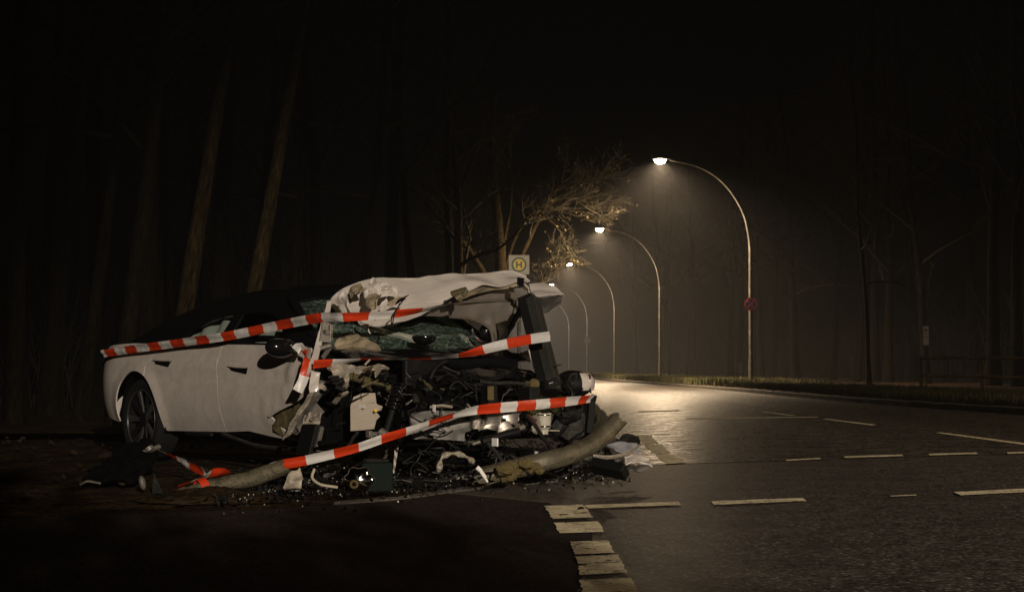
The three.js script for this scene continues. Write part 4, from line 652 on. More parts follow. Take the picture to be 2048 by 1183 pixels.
cpart('cross_tube', pipe([[690, 744, 11.6], [730, 743, 11.6], [775, 747, 11.6]].map((q) => cp(...q)), 0.013, 10, 12), M.chrome);
cpart('steering_arm', join([cyl(cp(700, 752, 11.56), cp(742, 764, 11.5), 0.03, 0.03, 12), cyl(cp(742, 764, 11.5), cp(782, 772, 11.45), 0.014, 0.01, 10), cyl(cp(774, 768, 11.46), cp(778, 780, 11.44), 0.02, 0.02, 10)]), M.olive);
// ribbed pale liner behind the missing wheel
{
  const L = named(cpart('arch_liner', plate([[700, 862, 11.55], [700, 812, 11.55], [706, 794, 11.56], [722, 787, 11.58], [749, 786, 11.6], [752, 808, 11.6], [764, 815, 11.6], [764, 820, 11.58], [752, 824, 11.58], [760, 832, 11.58], [752, 840, 11.58], [748, 858, 11.56]].map((q) => cp(...q)), 0.02, { crumple: 0.006, freq: 3, fine: 0.05 }), std(lin(0.45, 0.41, 0.35), 0.75, { map: tiled(grimeTex, 1.5) })), 'pale ribbed panel inside the missing wheel arch');
  for (const y of [806, 820, 835]) cpart('rib', pipe([[702, y, 11.545], [726, y - 1, 11.56], [748, y, 11.575]].map((q) => cp(...q)), 0.006, 6, 8), M.bare, L);
  cpart('print', box(0.09, 0.03, 0.002, ...cp(722, 812, 11.53).toArray(), 0.0005), M.paper, L);
  cpart('yellow_clip', cyl(cp(749, 822, 11.52), cp(751, 820, 11.5), 0.011, 0.011, 10), M.yellow, L);
}
// damper with coil spring
{
  const a = cp(802, 768, 11.45), b = cp(772, 862, 11.35), s = named(cpart('damper', join([cyl(a, a.clone().lerp(b, 0.5), 0.035, 0.035, 14), cyl(a.clone().lerp(b, 0.45), b, 0.022, 0.022, 12)]), M.blackPlastic), 'black suspension damper hanging at a slant');
  const dir = b.clone().sub(a), e = V(1, 0, 0).cross(dir).normalize(), f = dir.clone().normalize().cross(e), coil = []; for (let i = 0; i <= 80; i++) { const t = i / 80, w = t * 6.5 * 6.283; coil.push(a.clone().addScaledVector(dir, t * 0.55).addScaledVector(e, 0.058 * Math.cos(w)).addScaledVector(f, 0.058 * Math.sin(w))); }
  cpart('coil_spring', limb(coil, 0.009, 6), M.blackGloss, s);
  cpart('damper_foot', join([cyl(cp(760, 862, 11.32), cp(778, 876, 11.3), 0.03, 0.035, 14), cyl(cp(734, 868, 11.36), cp(762, 868, 11.33), 0.018, 0.018, 12), box(0.05, 0.05, 0.03, ...cp(738, 868, 11.34).toArray())]), M.cast, s);
}
// battery and gear casings
flap('battery_tray', M.midGrey, [[816, 826, 11.3], [860, 820, 11.32], [905, 825, 11.35], [950, 828, 11.4], [948, 856, 11.38], [930, 862, 11.36], [930, 882, 11.34], [824, 878, 11.28]], 0.025, 0.03, 4, car, 'grey dented battery tray across the engine bay');
const gearbox = named(cpart('gear_casing', plate([[964, 826, 11.35], [1036, 827, 11.45], [1034, 846, 11.44], [1018, 848, 11.42], [1010, 866, 11.4], [972, 857, 11.36], [960, 856, 11.35]].map((q) => cp(...q)), 0.1, { crumple: 0.02, freq: 5, fine: 0.03 }), M.alu), 'bright bare aluminium gear casing');
cpart('casing_barrel', cyl(cp(952, 826, 11.34), cp(952, 857, 11.34), 0.045, 0.045, 18), M.alu, gearbox);
cpart('broken_sensor', join([cyl(cp(1005, 840, 11.3), cp(1010, 839, 11.28), 0.012, 0.012, 8), pipe([[1006, 840, 11.3], [1000, 848, 11.3], [998, 853, 11.33]].map((q) => cp(...q)), 0.004, 5, 8)]), M.cable, gearbox);
{ const r = named(cpart('fluid_reservoir', join([cyl(cp(1088, 856, 11.5), cp(1088, 826, 11.5), 0.048, 0.055, 22), cyl(cp(1088, 868, 11.5), cp(1088, 856, 11.5), 0.03, 0.036, 18)]), M.clearPlastic), 'translucent pale fluid reservoir'); cpart('collar', new THREE.TorusGeometry(0.052, 0.008, 8, 28).rotateX(Math.PI / 2).translate(...cp(1088, 852, 11.5).toArray()), M.chrome, r); cpart('collar', new THREE.TorusGeometry(0.056, 0.006, 8, 28).rotateX(Math.PI / 2).translate(...cp(1088, 829, 11.5).toArray()), M.chrome, r); }
flap('mount_plate', M.cast, [[1056, 866, 11.4], [1070, 842, 11.42], [1060, 834, 11.42], [1072, 830, 11.44], [1078, 848, 11.44], [1074, 866, 11.42], [1064, 862, 11.42]], 0.02, 0.02, 8);
for (let i = 0; i < 12; i++) { const a = cp(rr(1030, 1060), rr(834, 866), rr(11.3, 11.4)); cpart('cooling_fin', beam(a, a.clone().add(V(rr(-0.02, 0.02), rr(0.02, 0.06), rr(-0.06, 0.06))), 0.012, 0.03, rr(0, 3), 0.003), i % 3 ? M.blackPlastic : M.cast); }
cpart('steering_rack', join([beam(cp(944, 888, 11.1), cp(1010, 866, 11.15), 0.025, 0.02), beam(cp(1010, 866, 11.15), cp(1050, 852, 11.2), 0.035, 0.03)]), M.cast);
cpart('drive_shaft', limb(spline([[1040, 862, 11.1], [1000, 872, 11.08], [965, 884, 11.05]].map((q) => cp(...q)), 8), 0.03, 10, 0.15), M.blackPlastic);
// far-side lamp, wing and dark plastics
flap('bumper_liner', M.blackPlastic, [[1104, 880, 11.9], [1110, 840, 11.95], [1128, 812, 12.0], [1186, 794, 12.15], [1188, 840, 12.15], [1176, 868, 12.1], [1140, 884, 11.98]], 0.05, 0.025, 4);
flap('bumper_liner', M.greyPlastic, [[1120, 872, 11.85], [1146, 846, 11.92], [1166, 826, 12.0], [1170, 846, 12.0], [1158, 864, 11.98], [1136, 880, 11.9]], 0.03, 0.015, 6);
{
  const hc = cp(1146, 768, 12.2), dome = (k, p0, p1, t0, t1, th) => { const g = gridSheet((i, j) => { const a = lerp(p0, p1, i), b = lerp(t0, t1, j), r = k * (1 + 0.05 * nz(a * 2, b * 2, 3)); return V(hc.x + 0.15 * r * Math.sin(b) * Math.cos(a), hc.y + 0.105 * r * Math.cos(b), hc.z - 0.15 * r * Math.sin(b) * Math.sin(a)); }, 28, 14, th); return g; };
  const h = named(cpart('headlamp', dome(1, 0, 6.283, 0.02, 2.6, 0), M.blackPlastic), 'broken black headlamp housing with a white wing remnant');
  cpart('wing_remnant', dome(1.07, -0.3, 0.95, 0.8, 1.95, 0.008), M.white, h);
  cpart('lamp_bezel', limb(spline([[1136, 764, 12.0], [1142, 750, 12.08], [1152, 748, 12.1], [1150, 764, 12.05], [1140, 768, 12.0]].map((q) => cp(...q)), 16), 0.012, 7), M.greyPlastic, h);
  cpart('lamp_strip', pipe([[1140, 790, 11.98], [1160, 780, 12.04], [1176, 764, 12.12]].map((q) => cp(...q)), 0.012, 7, 12), M.blackGloss, h);
  cpart('wire_stub', pipe([[1174, 750, 12.15], [1180, 752, 12.1], [1178, 766, 12.1], [1182, 786, 12.1]].map((q) => cp(...q)), 0.007, 5, 12), M.cable, h);
}
cpart('post_bracket', join([beam(cp(1184, 800, 12.1), cp(1178, 868, 12.0), 0.05, 0.05, 0.2), beam(cp(1180, 796, 12.1), cp(1192, 800, 12.1), 0.05, 0.06)]), M.blackPlastic);
flap('far_wing', M.white, [[1040, 706, 12.7], [1060, 700, 12.7], [1062, 724, 12.65], [1046, 722, 12.65]], 0.01, 0.01, 4);
cpart('air_duct', pipe([[895, 722, 11.8], [930, 726, 11.85], [978, 722, 11.9], [1030, 730, 12.0]].map((q) => cp(...q)), 0.045, 10, 20), M.blackGloss);
cpart('hose', pipe([[960, 762, 11.5], [985, 766, 11.5], [1020, 765, 11.55], [1052, 768, 11.6]].map((q) => cp(...q)), 0.014, 8, 16), M.greyPlastic);
cpart('hose', pipe([[860, 814, 11.25], [880, 811, 11.25], [904, 813, 11.3]].map((q) => cp(...q)), 0.011, 8, 12), M.bare);
cpart('label_tag', box(0.03, 0.05, 0.006, ...cp(868, 816, 11.23).toArray(), 0.002), M.paper);
cpart('cap', new THREE.SphereGeometry(0.042, 10, 8).translate(...cp(1068, 768, 11.55).toArray()), M.foam);
cpart('fuse_box', box(0.1, 0.16, 0.08, ...cp(978, 792, 11.35).toArray(), 0.01), M.blackPlastic);
cpart('fuse_cover', box(0.02, 0.1, 0.05, ...cp(981, 786, 11.28).toArray(), 0.006), M.foam);
cpart('fuse_box', box(0.14, 0.12, 0.1, ...cp(1058, 790, 11.45).toArray(), 0.01), M.blackPlastic);
cpart('air_box', box(0.3, 0.14, 0.42, ...cp(880, 776, 11.85).toArray(), 0.03), M.dullBlack);
// bent rails, round arch and torn frame low down
cpart('arch_rail', limb(spline([[878, 940, 10.9], [884, 915, 10.95], [905, 906, 11], [930, 912, 11], [948, 924, 10.98]].map((q) => cp(...q)), 22), Array.from({ length: 23 }, (_, i) => 0.016 + 0.008 * Math.sin(i)), 8, 0.3), M.bare);
cpart('arch_rail', pipe([[976, 886, 10.9], [996, 910, 10.85], [1016, 940, 10.75], [1022, 958, 10.7]].map((q) => cp(...q)), 0.016, 8, 14), M.greyPlastic);
cpart('lower_guard', join([box(0.5, 0.12, 0.7, 3.3, 0.14, -0.9, 0.03), box(0.4, 0.1, 0.5, 3.45, 0.12, -1.45, 0.03)]), M.dullBlack);
for (const [px, py, d, w, h] of [[990, 884, 10.85, 0.06, 0.055], [1074, 908, 10.9, 0.055, 0.04], [1060, 930, 10.8, 0.045, 0.03]]) cpart('label_tag', box(w, h, 0.012, ...cp(px, py, d).toArray(), 0.003).rotateY(0), M.paper);
// plain dark clutter that fills the bay
const clear = (px, py) => px > 690 && px < 800 && py > 772 && py < 872;   // the pale liner and the damper stay in view
for (let i = 0; i < 64; i++) {
  const px = rr(665, 1170), py = rr(745, 930), d = 11.1 + (px - 782) / 387 * 1.0 + rr(0.1, 0.55), c = cp(px, py, d), g = i % 3 ? box(rr(0.02, 0.08), rr(0.012, 0.05), rr(0.03, 0.13), 0, 0, 0, 0.008) : cyl(V(0, 0, 0), V(0, rr(0.05, 0.2), 0), rr(0.008, 0.026), rr(0.008, 0.026), 12);
  if (clear(px, py)) continue;
  g.rotateX(rr(0, 3)); g.rotateZ(rr(0, 3)); g.translate(c.x, Math.max(c.y, 0.1), c.z);
  cpart(i % 3 ? 'engine_bay_block' : 'engine_bay_barrel', g, [M.blackPlastic, M.dullBlack, M.blackGloss, M.dullBlack, M.greyPlastic, M.dullBlack, M.blackPlastic, M.dullBlack][i % 8]);
}
for (let i = 0; i < 54; i++) { // ripped strips of sheet and plastic
  const px = rr(660, 1165), py = rr(742, 940), d = 11.0 + (px - 782) / 387 * 1.0 + rr(0.0, 0.35); if (clear(px, py)) continue;
  const a = cp(px, py, d), dir = V(rr(-1, 1), rr(-0.7, 0.7), rr(-1, 1)).normalize(), w = V(rr(-1, 1), rr(-1, 1), rr(-1, 1)).cross(dir).normalize(), L = rr(0.06, 0.24), ww = rr(0.008, 0.03), k = rr(-0.5, 0.5), n = dir.clone().cross(w);
  a.y = Math.max(a.y, 0.12);
  cpart('ripped_strip', gridSheet((s, t) => a.clone().addScaledVector(dir, (s - 0.5) * L).addScaledVector(w, (t - 0.5) * ww * (1 - 0.6 * s)).addScaledVector(n, k * L * (s - 0.5) ** 2 * 2 + 0.006 * Math.sin(s * 19)), 9, 2, 0.004), [M.blackPlastic, M.midGrey, M.blackGloss, M.dullBlack, M.cast, M.blackPlastic, M.olive, M.blackPlastic][i % 8]);
}
// loose cables
for (let i = 0; i < 84; i++) {
  const px = rr(800, 1130), py = rr(742, 935), d = 11.0 + (px - 782) / 387 * 1.0 + rr(-0.1, 0.2), n = 4 + Math.floor(rnd() * 3), pts = []; let q = [px, py, d];
  for (let k = 0; k < n; k++) { pts.push(cp(...q)); q = [q[0] + rr(-26, 30), q[1] + rr(-14, 22), q[2] + rr(-0.08, 0.05)]; }
  pts.forEach((p) => { p.y = Math.max(p.y, 0.03); });
  cpart('cable', pipe(pts, rr(0.0025, 0.007), 5, 18), i % 21 ? [M.cable, M.cable, M.blackGloss, M.cable, M.greyPlastic][i % 5] : M.cablePale);
}
cpart('wiring_loom', pipe([[1054, 830, 11.3], [1074, 856, 11.2], [1090, 880, 11.1], [1112, 906, 11.0], [1140, 926, 10.9]].map((q) => cp(...q)), 0.014, 7, 24), M.cable);
cpart('cable', pipe([[1060, 832, 11.32], [1072, 848, 11.24], [1080, 862, 11.18]].map((q) => cp(...q)), 0.006, 6, 12), M.cableRed);
for (let k = 0; k < 6; k++) cpart('cable', pipe([[1056 + k * 14, 880 + k * 3, 11], [1068 + k * 12, 900 + k * 2, 10.85], [1062 + k * 13, 930 + k, 10.8], [1050 + k * 12, 944, 10.75]].map((q) => cp(...q)), 0.006, 5, 16), M.cable);
cpart('cable', pipe([[806, 600, 11.55], [790, 622, 11.5], [782, 640, 11.5], [784, 652, 11.5], [788, 630, 11.5], [800, 606, 11.55]].map((q) => cp(...q)), 0.005, 5, 24), M.cable);
// ---------------------------------------------------------------- barrier tape: 8 cm wide, red and white blocks of 20 cm
function tapeStrand(label, knots, { first = 'red', shift = 0, width = 0.072, cuts = null } = {}) {
  const pts = knots.map(([px, py, d]) => at(px, py, d)), curve = new THREE.CatmullRomCurve3(pts, false, 'centripetal'), L = curve.getLength();
  const lens = [0]; { let run = 0; const n = 400, per = []; let prev = pts[0]; for (let i = 1; i <= n; i++) { const p = curve.getPoint(i / n); run += p.distanceTo(prev); prev = p; per.push(run); } for (let i = 1; i < knots.length; i++) lens.push(per[Math.round(i / (knots.length - 1) * n) - 1]); }
  const twist = (s) => { for (let i = 1; i < lens.length; i++) if (s <= lens[i] + 1e-6) return lerp(knots[i - 1][3], knots[i][3], (s - lens[i - 1]) / Math.max(1e-6, lens[i] - lens[i - 1])); return knots[knots.length - 1][3]; };
  const pos = [], col = [], uv = [], idx = [], red = [0.54, 0.04, 0.008], white = [0.62, 0.6, 0.57];
  let edges = []; for (let b = shift; b < L; b += 0.2) if (b > 0) edges.push(b);
  if (cuts) { edges = []; const n = 800, c = Math.cos(PITCH), sn = Math.sin(PITCH); for (const px of cuts) { let best = 1e9, at0 = 0; for (let i = 0; i <= n; i++) { const p = curve.getPointAt(i / n), zc = -p.z * c + (p.y - EYE) * sn, q = Math.abs(W / 2 + F * p.x / zc - px); if (q < best) { best = q; at0 = i / n * L; } } edges.push(at0); } edges.sort((a, b) => a - b); }
  const bandOf = (s) => { if (!cuts) return Math.floor((s - shift) / 0.2); let k = 0; for (const e of edges) if (s > e) k++; return k; };
  const rows = []; for (let s = 0; s < L; s += 0.02) rows.push(s); for (const b of edges) if (b > 0 && b < L) rows.push(b, b); rows.push(L); rows.sort((a, b) => a - b);
  let band = -1, flip = 0;
  rows.forEach((s, i) => {
    const p = curve.getPointAt(clamp(s / L, 0, 1)), T = curve.getTangentAt(clamp(s / L, 0, 1)), B = V(0, 1, 0).addScaledVector(T, -T.y).normalize(), N = T.clone().cross(B), a = twist(s), dir = B.multiplyScalar(Math.cos(a)).addScaledVector(N, Math.sin(a));
    const isEdge = i + 1 < rows.length && Math.abs(rows[i + 1] - s) < 1e-9, k = bandOf(s + (isEdge ? -1e-6 : 1e-6)), c = (((k % 2) + 2) % 2 === 0) === (first === 'red') ? red : white;
    const rip = 0.004 * nz(s * 9, 3, knots[0][0]);
    for (let j = 0; j <= 4; j++) { const e = j / 4 - 0.5; const w = p.clone().addScaledVector(dir, e * width); w.addScaledVector(N, 0.006 * Math.sin(e * 7 + s * 6) + rip + 0.005 * nz(s * 26, e * 6, 8)); pos.push(w.x, w.y, w.z); col.push(...c); uv.push(s, e); }
  });
  for (let i = 0; i + 1 < rows.length; i++) { if (rows[i + 1] - rows[i] < 1e-9) continue; for (let j = 0; j < 4; j++) { const a = i * 5 + j, b = a + 5; idx.push(a, a + 1, b + 1, a, b + 1, b); } }
  const g = new THREE.BufferGeometry(); g.setAttribute('position', new THREE.Float32BufferAttribute(pos, 3)); g.setAttribute('color', new THREE.Float32BufferAttribute(col, 3)); g.setAttribute('uv', new THREE.Float32BufferAttribute(uv, 2)); g.setIndex(idx); g.computeVertexNormals();
  return tag(obj('barrier_tape', g, M.tape), label, 'barrier tape');
}
const flankDepth = (px, py) => -side(px, py, 0.05).applyMatrix4(car.matrixWorld).z;
tapeStrand('red and white tape stretched along the car flank up to the raised bonnet', [[204, 707, flankDepth(204, 707), 0.5], [250, 700, flankDepth(250, 700), 0.5], [310, 692, flankDepth(310, 692), 0.5], [375, 683, flankDepth(375, 683), 0.5], [440, 674, flankDepth(440, 674), 0.4], [560, 650, 12.15, 0.35], [620, 638, 11.8, 0.3], [650, 634, 11.66, 0.4], [690, 634, 11.5, 0.5], [760, 630, 11.6, 0.7], [800, 626, 11.7, 0.65], [845, 620, 11.9, 1.0], [885, 611, 12.1, 1.2], [920, 603, 12.25, 1.35]], { first: 'white', cuts: [210, 230, 250, 272, 297, 319, 342, 367, 392, 416, 443, 469, 497, 526, 553, 584, 612, 643, 686, 738, 790, 843, 897] });
tapeStrand('red and white tape running under the windscreen to the black duct', [[626, 728, 11.45, 0.55], [662, 725, 11.5, 0.75], [690, 722, 11.55, 1.1], [730, 718, 11.6, 1.3], [790, 717, 11.65, 1.35], [850, 716, 11.7, 1.3], [900, 713, 11.7, 1.35], [935, 707, 11.7, 1.0], [965, 699, 11.68, 0.5], [1010, 688, 11.64, 0.15], [1060, 678, 11.58, 0], [1100, 672, 11.52, 0]], { cuts: [664, 720, 768, 817, 862, 917, 967, 1015, 1062] });
tapeStrand('long red and white tape from the broken pole across the torn engine bay', [[440, 957, 10.6, 1.35], [480, 948, 10.6, 1.3], [530, 938, 10.6, 1.2], [560, 930, 10.55, 0.35], [612, 920, 10.55, 0.4], [668, 907, 10.6, 0.5], [720, 893, 10.65, 0.6], [763, 878, 10.7, 0.5], [812, 863, 10.78, 0.6], [860, 846, 10.86, 0.8], [905, 831, 10.95, 0.9], [950, 820, 11.05, 0.5], [1000, 815, 11.15, 0.15], [1080, 808, 11.4, 0.1], [1130, 803, 11.6, 0.25], [1184, 797, 11.85, 0.7]], { first: 'white', cuts: [450, 505, 556, 612, 668, 717, 763, 812, 858, 907, 955, 1001, 1035, 1072, 1100, 1131, 1158, 1176].slice(0) });
tapeStrand('red and white tape tied low behind the broken pole', [[306, 895, 11.8, 1.2], [340, 912, 11.6, 0.9], [370, 926, 11.4, 0.35], [400, 940, 11.2, 0.3], [425, 947, 11.0, 0.8], [440, 950, 10.8, 1.2]], { cuts: [318, 335, 355, 378, 405, 430] });
tapeStrand('short red and white tape end hanging from the door mirror', [[590, 700, 11.6, 0.3], [600, 690, 11.6, 0.9], [606, 694, 11.6, 1.1], [612, 714, 11.6, 0.8], [610, 740, 11.56, 0.9], [604, 762, 11.54, 0.7], [594, 782, 11.52, 0.3]], { shift: 0.1 });
tapeStrand('loop of red and white tape wound round the broken pole end', [[350, 975, 10.05, 1.2], [372, 968, 10.1, 1.1], [400, 956, 10.2, 1.2], [425, 945, 10.3, 0.6], [440, 944, 10.35, 0.7], [452, 948, 10.45, 1.2]], { shift: -0.1 });
tapeStrand('twisted bit of red and white tape behind the windscreen corner', [[944, 664, 12.75, 0.2], [952, 672, 12.7, 0.9], [960, 684, 12.65, 1.1], [975, 692, 12.6, 1.1], [990, 690, 12.5, 0.9]], { shift: -0.1, first: 'white' });

// ---------------------------------------------------------------- broken lamp post and loose wreckage on the ground
function torn(points, r, wall, seg = 26) {   // open bent tube with ragged ends and a wall
  const line = spline(points, 30), g = limb(line, line.map((p, i) => r * (1 + 0.06 * nz(i * 0.2, r * 9, 1))), seg, 0.1), p = g.attributes.position, n = line.length;
  for (const end of [0, n - 1]) { const dir = line[end].clone().sub(line[end ? n - 2 : 1]).normalize(); for (let k = 0; k <= seg; k++) { const i = end * (seg + 1) + k, q = (Math.abs(nz(Math.cos(k / seg * 6.283) * 2.2, Math.sin(k / seg * 6.283) * 2.2, end)) * 3) * r * 1.6; p.setXYZ(i, p.getX(i) + dir.x * q, p.getY(i) + dir.y * q, p.getZ(i) + dir.z * q); } }
  g.computeVertexNormals(); return solidify(g, -wall);
}
{
  const t = thing('broken_lamp_post', 'dented grey-green lamp post section torn off and bent beside the wreck', 'lamp post');
  obj('tube', torn([[985, 948, 10.55], [1040, 934, 10.6], [1100, 920, 10.65], [1150, 905, 10.8], [1195, 880, 11.0], [1228, 848, 11.2]].map((q) => at(...q)), 0.06, 0.005), M.galvanised, t);
  obj('torn_lip', plate([[1120, 898, 10.72], [1150, 892, 10.8], [1180, 874, 10.92], [1200, 862, 11.0], [1172, 886, 10.9], [1130, 904, 10.74]].map((q) => at(...q)), 0.006, { crumple: 0.03, freq: 8, fine: 0.03 }), M.galvanised, t);
  obj('rod_end', beam(at(1234, 826, 11.22), at(1233, 846, 11.22), 0.022, 0.02), M.galvanised, t);
  const u = thing('broken_lamp_post', 'crumpled metal pole stub on the ground wrapped with barrier tape', 'lamp post');
  obj('tube', torn([[372, 992, 9.95], [408, 978, 10.0], [440, 970, 10.1], [500, 957, 10.25], [556, 938, 10.4]].map((q) => at(...q)), 0.048, 0.005), M.galvanised, u);
  obj('split_tongue', plate([[330, 1000, 9.75], [345, 985, 9.85], [368, 975, 9.95], [380, 988, 9.95], [350, 1000, 9.8]].map((q) => at(...q)), 0.006, { crumple: 0.02, freq: 6, fine: 0.03 }), M.galvanised, u);
  obj('split_tongue', plate([[424, 984, 10.05], [448, 978, 10.1], [440, 990, 10.05], [400, 992, 10.0]].map((q) => at(...q)), 0.006, { crumple: 0.02, freq: 6, fine: 0.03 }), M.galvanised, u);
  const bandPts = []; const c = at(403, 974, 10.0), dir = at(440, 970, 10.1).sub(at(372, 992, 9.95)).normalize(), e = V(0, 1, 0).addScaledVector(dir, -dir.y).normalize(), f = dir.clone().cross(e);
  const bg = gridSheet((s, tt) => c.clone().addScaledVector(dir, (tt - 0.5) * 0.055).addScaledVector(e, 0.056 * Math.cos(s * 6.283)).addScaledVector(f, 0.056 * Math.sin(s * 6.283)), 24, 2, 0.002);
  tag(obj('tape_wrap', bg, std(lin(0.5, 0.03, 0.006), 0.5)), 'red band of tape wrapped tight round the pole stub', 'barrier tape');
}
// dark hub carrier with a round hole and a small pale piece for its glint, far left
{
  const t = thing('torn_hub_carrier', 'dark torn wheel carrier plate with a pale knuckle left of the pole', 'car part');
  const pl = [[165, 985, 10.9], [205, 940, 11.3], [245, 905, 11.7], [290, 888, 12.0], [318, 900, 11.8], [300, 945, 11.2], [275, 975, 10.9], [240, 992, 10.7]].map((q) => at(...q));
  pl.forEach((p) => { p.y = Math.max(p.y, 0.03); });
  obj('plate', plate(pl, 0.04, { crumple: 0.05, freq: 3, fine: 0.05 }), M.dullBlack, t);
  obj('knuckle', join([cyl(at(300, 900, 11.6), at(296, 893, 11.6), 0.035, 0.03, 14), beam(at(285, 905, 11.6), at(320, 892, 11.7), 0.03, 0.03)]), M.cast, t);
  const cap = new THREE.SphereGeometry(0.036, 20, 14, 0, 3.6); cap.scale(0.6, 1.3, 0.7); cap.rotateZ(0.25); const q = at(284, 965, 10.4); cap.translate(q.x, q.y, q.z);
  tag(obj('carrier_glint', clean(cap), M.midGrey), 'small pale rounded piece standing for a glint on the dark wheel carrier', 'car part');
  tag(obj('plastic_wedge', plate([at(308, 948, 10.4), at(326, 986, 10.25), at(306, 988, 10.3)], 0.01, { fine: 0.05 }), M.greyPlastic), 'dull grey plastic wedge beside the split pole end', 'car part');
}
// low mound of dirt under the stub
struct('dirt_mound', gridSheet((s, t) => { const c = at(425, 1000, 9.75), a = s * 6.283, r = t; return V(c.x + Math.cos(a) * r * 0.48, 0.075 * (1 - r * r) * (1 + 0.3 * nz(s * 9, t * 4, 2)) - 0.003, c.z - 0.05 + Math.sin(a) * r * 0.3); }, 40, 8, 0), M.soil);
const piece = (name, label, geo, mat, category = 'car part') => tag(obj(name, geo, mat), label, category);
const P = (list) => list.map((q) => at(...q));
piece('white_shell', 'white pointed plastic shell standing under the tape', plate(P([[566, 978, 9.95], [578, 950, 10.0], [600, 936, 10.05], [606, 955, 10.0], [598, 982, 9.9], [584, 984, 9.88]]), 0.008, { crumple: 0.03, freq: 6, fine: 0.03 }), M.bare);
piece('pale_hose', 'pale looped hose on the ground beside the chrome reflector', pipe(P([[628, 938, 10.0], [624, 955, 9.95], [640, 968, 9.9], [660, 972, 9.88], [675, 974, 9.88]]), 0.009, 8, 24), M.cablePale);
{
  const t = thing('lamp_reflector', 'shiny chrome headlamp reflector with yellow bulb ring on the ground', 'car part');
  const c = at(718, 958, 9.95);
  const g = gridSheet((s, tt) => { const a = s * 6.283, r = 0.085 * Math.sin(tt * 1.5), l = 1 + 0.1 * Math.cos(6 * a); return V(c.x + r * l * Math.cos(a), Math.max(0.02, c.y + r * l * 0.85 * Math.sin(a)), c.z + 0.07 * Math.cos(tt * 1.5)); }, 48, 10, 0.004);
  obj('shell', g, M.chrome, t); obj('bulb_ring', new THREE.TorusGeometry(0.02, 0.008, 8, 20).translate(...at(708, 968, 9.85).toArray()), M.foam, t);
}
{
  const t = thing('dark_canister', 'squarish dark green plastic canister standing among the debris', 'canister'), c = at(752, 968, 10.15);
  const g = box(0.2, 0.19, 0.15, 0, 0.115, 0, 0.02), p = g.attributes.position; for (let i = 0; i < p.count; i++) p.setX(i, p.getX(i) * (1 + 0.12 * (p.getY(i) - 0.13)) + 0.01 * nz(p.getY(i) * 9, 1, 2)); g.rotateY(0.25); g.translate(c.x, 0, c.z); obj('body', g, M.binGreen, t);
  const l = box(0.15, 0.02, 0.1, 0, 0.218, 0, 0.008); l.rotateY(0.25); l.translate(c.x, 0, c.z); obj('torn_lid', l, M.blackPlastic, t);
}
piece('bumper_strip', 'pale curved bumper strip with holes lying right of the post', (() => { const l = spline(P([[1186, 912, 10.75], [1215, 914, 10.75], [1245, 909, 10.85], [1272, 896, 11.1], [1304, 872, 11.45]]), 26); const w = at(1200, 905, 10.75).sub(at(1200, 914, 10.75)); return gridSheet((s, t) => { const p = l[Math.round(s * 26)].clone(); return p.addScaledVector(w, (t - 0.5) * (1 - 0.35 * s)).add(V(0, 0.008 * Math.sin(t * 3.1), 0.02 * Math.sin(t * 3.1))); }, 26, 4, 0.008); })(), M.bare);
piece('white_panel_shard', 'curved white panel shard on the corner by the wide road line', plate(P([[1248, 912, 10.95], [1275, 912, 11.0], [1296, 922, 11.0], [1304, 934, 10.9], [1280, 924, 10.9], [1262, 928, 10.85], [1250, 934, 10.85]]), 0.01, { crumple: 0.025, freq: 6, fine: 0.03 }), M.white);
piece('grey_panel_shard', 'folded grey panel shard beneath the white shard', plate(P([[1256, 930, 10.8], [1280, 926, 10.8], [1296, 938, 10.75], [1274, 944, 10.7], [1258, 942, 10.7]]), 0.012, { crumple: 0.03, freq: 7, fine: 0.03 }), M.midGrey);
piece('translucent_cover', 'pale bluish plastic cover lying behind the bumper strip', plate(P([[1212, 892, 11.3], [1240, 886, 11.4], [1272, 890, 11.5], [1284, 908, 11.4], [1262, 904, 11.3], [1230, 902, 11.2]]), 0.008, { crumple: 0.02, freq: 4, fine: 0.04 }), std(lin(0.34, 0.35, 0.38), 0.4));
piece('black_box_section', 'black hollow box section lying at the corner kerb', (() => { const g = beam(at(1186, 930, 10.65), at(1252, 944, 10.5), 0.11, 0.07, 0.2, 0.012); return g; })(), M.blackPlastic);
piece('grey_wedge', 'grey plastic wedge on the paving behind the bumper strip', plate(P([[1232, 880, 11.9], [1252, 870, 12.2], [1276, 874, 12.2], [1282, 888, 11.9], [1240, 892, 11.8]]), 0.01, { crumple: 0.02, freq: 4, fine: 0.05 }), M.greyPlastic);
piece('connector_block', 'white cable connector lying in front of the wreck', join([box(0.024, 0.06, 0.03, 0, 0, 0, 0.008).rotateZ(0.6), cyl(V(-0.012, 0.02, 0), V(-0.04, 0.045, 0), 0.014, 0.016, 12), cyl(V(0.01, -0.02, 0), V(0.03, -0.05, 0), 0.009, 0.007, 10)]).translate(...at(966, 948, 10.3).toArray()), M.paper);
for (let i = 0; i < 9; i++) { const px = [1010, 1024, 1040, 1052, 1066, 1030, 1078, 996, 1016][i], py = [938, 930, 934, 928, 936, 942, 942, 946, 952][i], c = at(px, py, 10.4 + rr(-0.1, 0.15)), g = new THREE.IcosahedronGeometry(rr(0.025, 0.05), 1), p = g.attributes.position; for (let k = 0; k < p.count; k++) { const q = 1 + 0.5 * nz(p.getX(k) * 40, p.getY(k) * 40, p.getZ(k) * 40 + i); p.setXYZ(k, p.getX(k) * q * 1.3, p.getY(k) * q * 0.8, p.getZ(k) * q); } g.computeVertexNormals(); const m = piece('foam_lump', 'lump of yellow foam torn from the bumper', clean(g.translate(c.x, Math.max(0.03, c.y), c.z)), M.foam, 'foam'); m.userData.group = 'yellow foam lumps at the post'; }
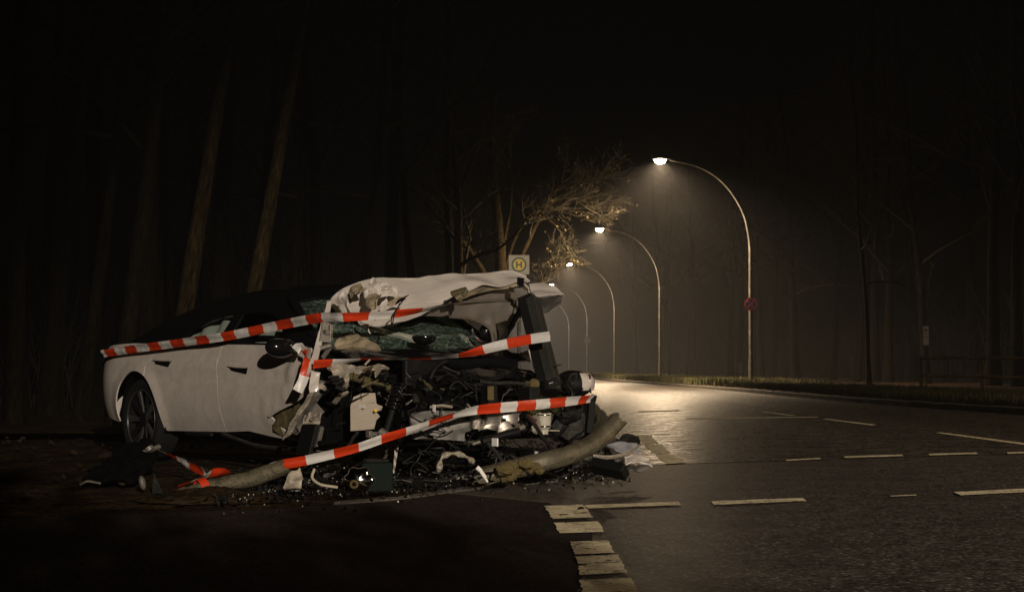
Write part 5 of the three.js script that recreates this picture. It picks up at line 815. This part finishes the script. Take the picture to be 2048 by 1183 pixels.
piece('bent_rod', 'thin bent rod beside the wheel carrier', pipe(P([[160, 968, 10.6], [176, 962, 10.7], [200, 966, 10.7]]), 0.008, 6, 10), M.cast);
for (let i = 0; i < 34; i++) { // larger dark shards strewn under and before the wreck
  const px = rr(560, 1210), base = curveAt([[560, 985], [760, 975], [960, 962], [1210, 944]], px), py = base + rr(-26, 8), g0 = onGround(px, py, 0.03), k = 3 + Math.floor(rnd() * 3), pts = []; const s = rr(0.04, 0.13); for (let j = 0; j < k; j++) { const a = j / k * 6.283 + rr(-0.3, 0.3); pts.push(V(g0.x + Math.cos(a) * s, 0.03 + rr(0, 0.05), g0.z + Math.sin(a) * s * 0.7)); }
  const m = piece('plastic_shard', 'dark broken plastic shard on the ground before the wreck', plate(pts, 0.006, { crumple: 0.01, freq: 6, fine: 0.06 }), [M.blackPlastic, M.greyPlastic, M.blackPlastic, M.midGrey, M.blackGloss][i % 5]); m.userData.group = 'dark plastic shards before the wreck';
}
// uncountable grit: crumbs of plastic, glass and metal
for (const [name, label, mat, n, geo, lo, hi] of [['plastic_crumbs', 'black plastic crumbs scattered round the wreck', M.blackPlastic, 2200, new THREE.TetrahedronGeometry(0.014), 0.25, 1.7], ['glass_crumbs', 'glittering glass crumbs scattered round the wreck', std(lin(0.6, 0.62, 0.58), 0.2), 240, new THREE.TetrahedronGeometry(0.007), 0.4, 1.2], ['metal_crumbs', 'pale metal and plastic crumbs scattered round the wreck', M.bare, 170, new THREE.TetrahedronGeometry(0.011), 0.3, 1.1]]) {
  const m = new THREE.InstancedMesh(geo, mat, n), o = new THREE.Object3D(); m.name = name; m.userData = { kind: 'stuff', label, category: 'debris' };
  for (let i = 0; i < n; i++) { const px = rr(430, 1260), base = curveAt([[430, 1000], [760, 985], [960, 966], [1260, 948]], px), py = base - 60 * Math.pow(rnd(), 1.2) + (rnd() < 0.12 ? rr(0, 40) : rr(0, 8)), g = onGround(px, py, 0.02); o.position.set(g.x, g.y + rr(0, 0.03), g.z); o.rotation.set(rr(0, 6), rr(0, 6), rr(0, 6)); o.scale.set(rr(lo, hi), rr(lo, hi), rr(lo, hi)); o.updateMatrix(); m.setMatrixAt(i, o.matrix); }
  scene.add(m);
}
shade(scene);
renderer.render(scene, camera);
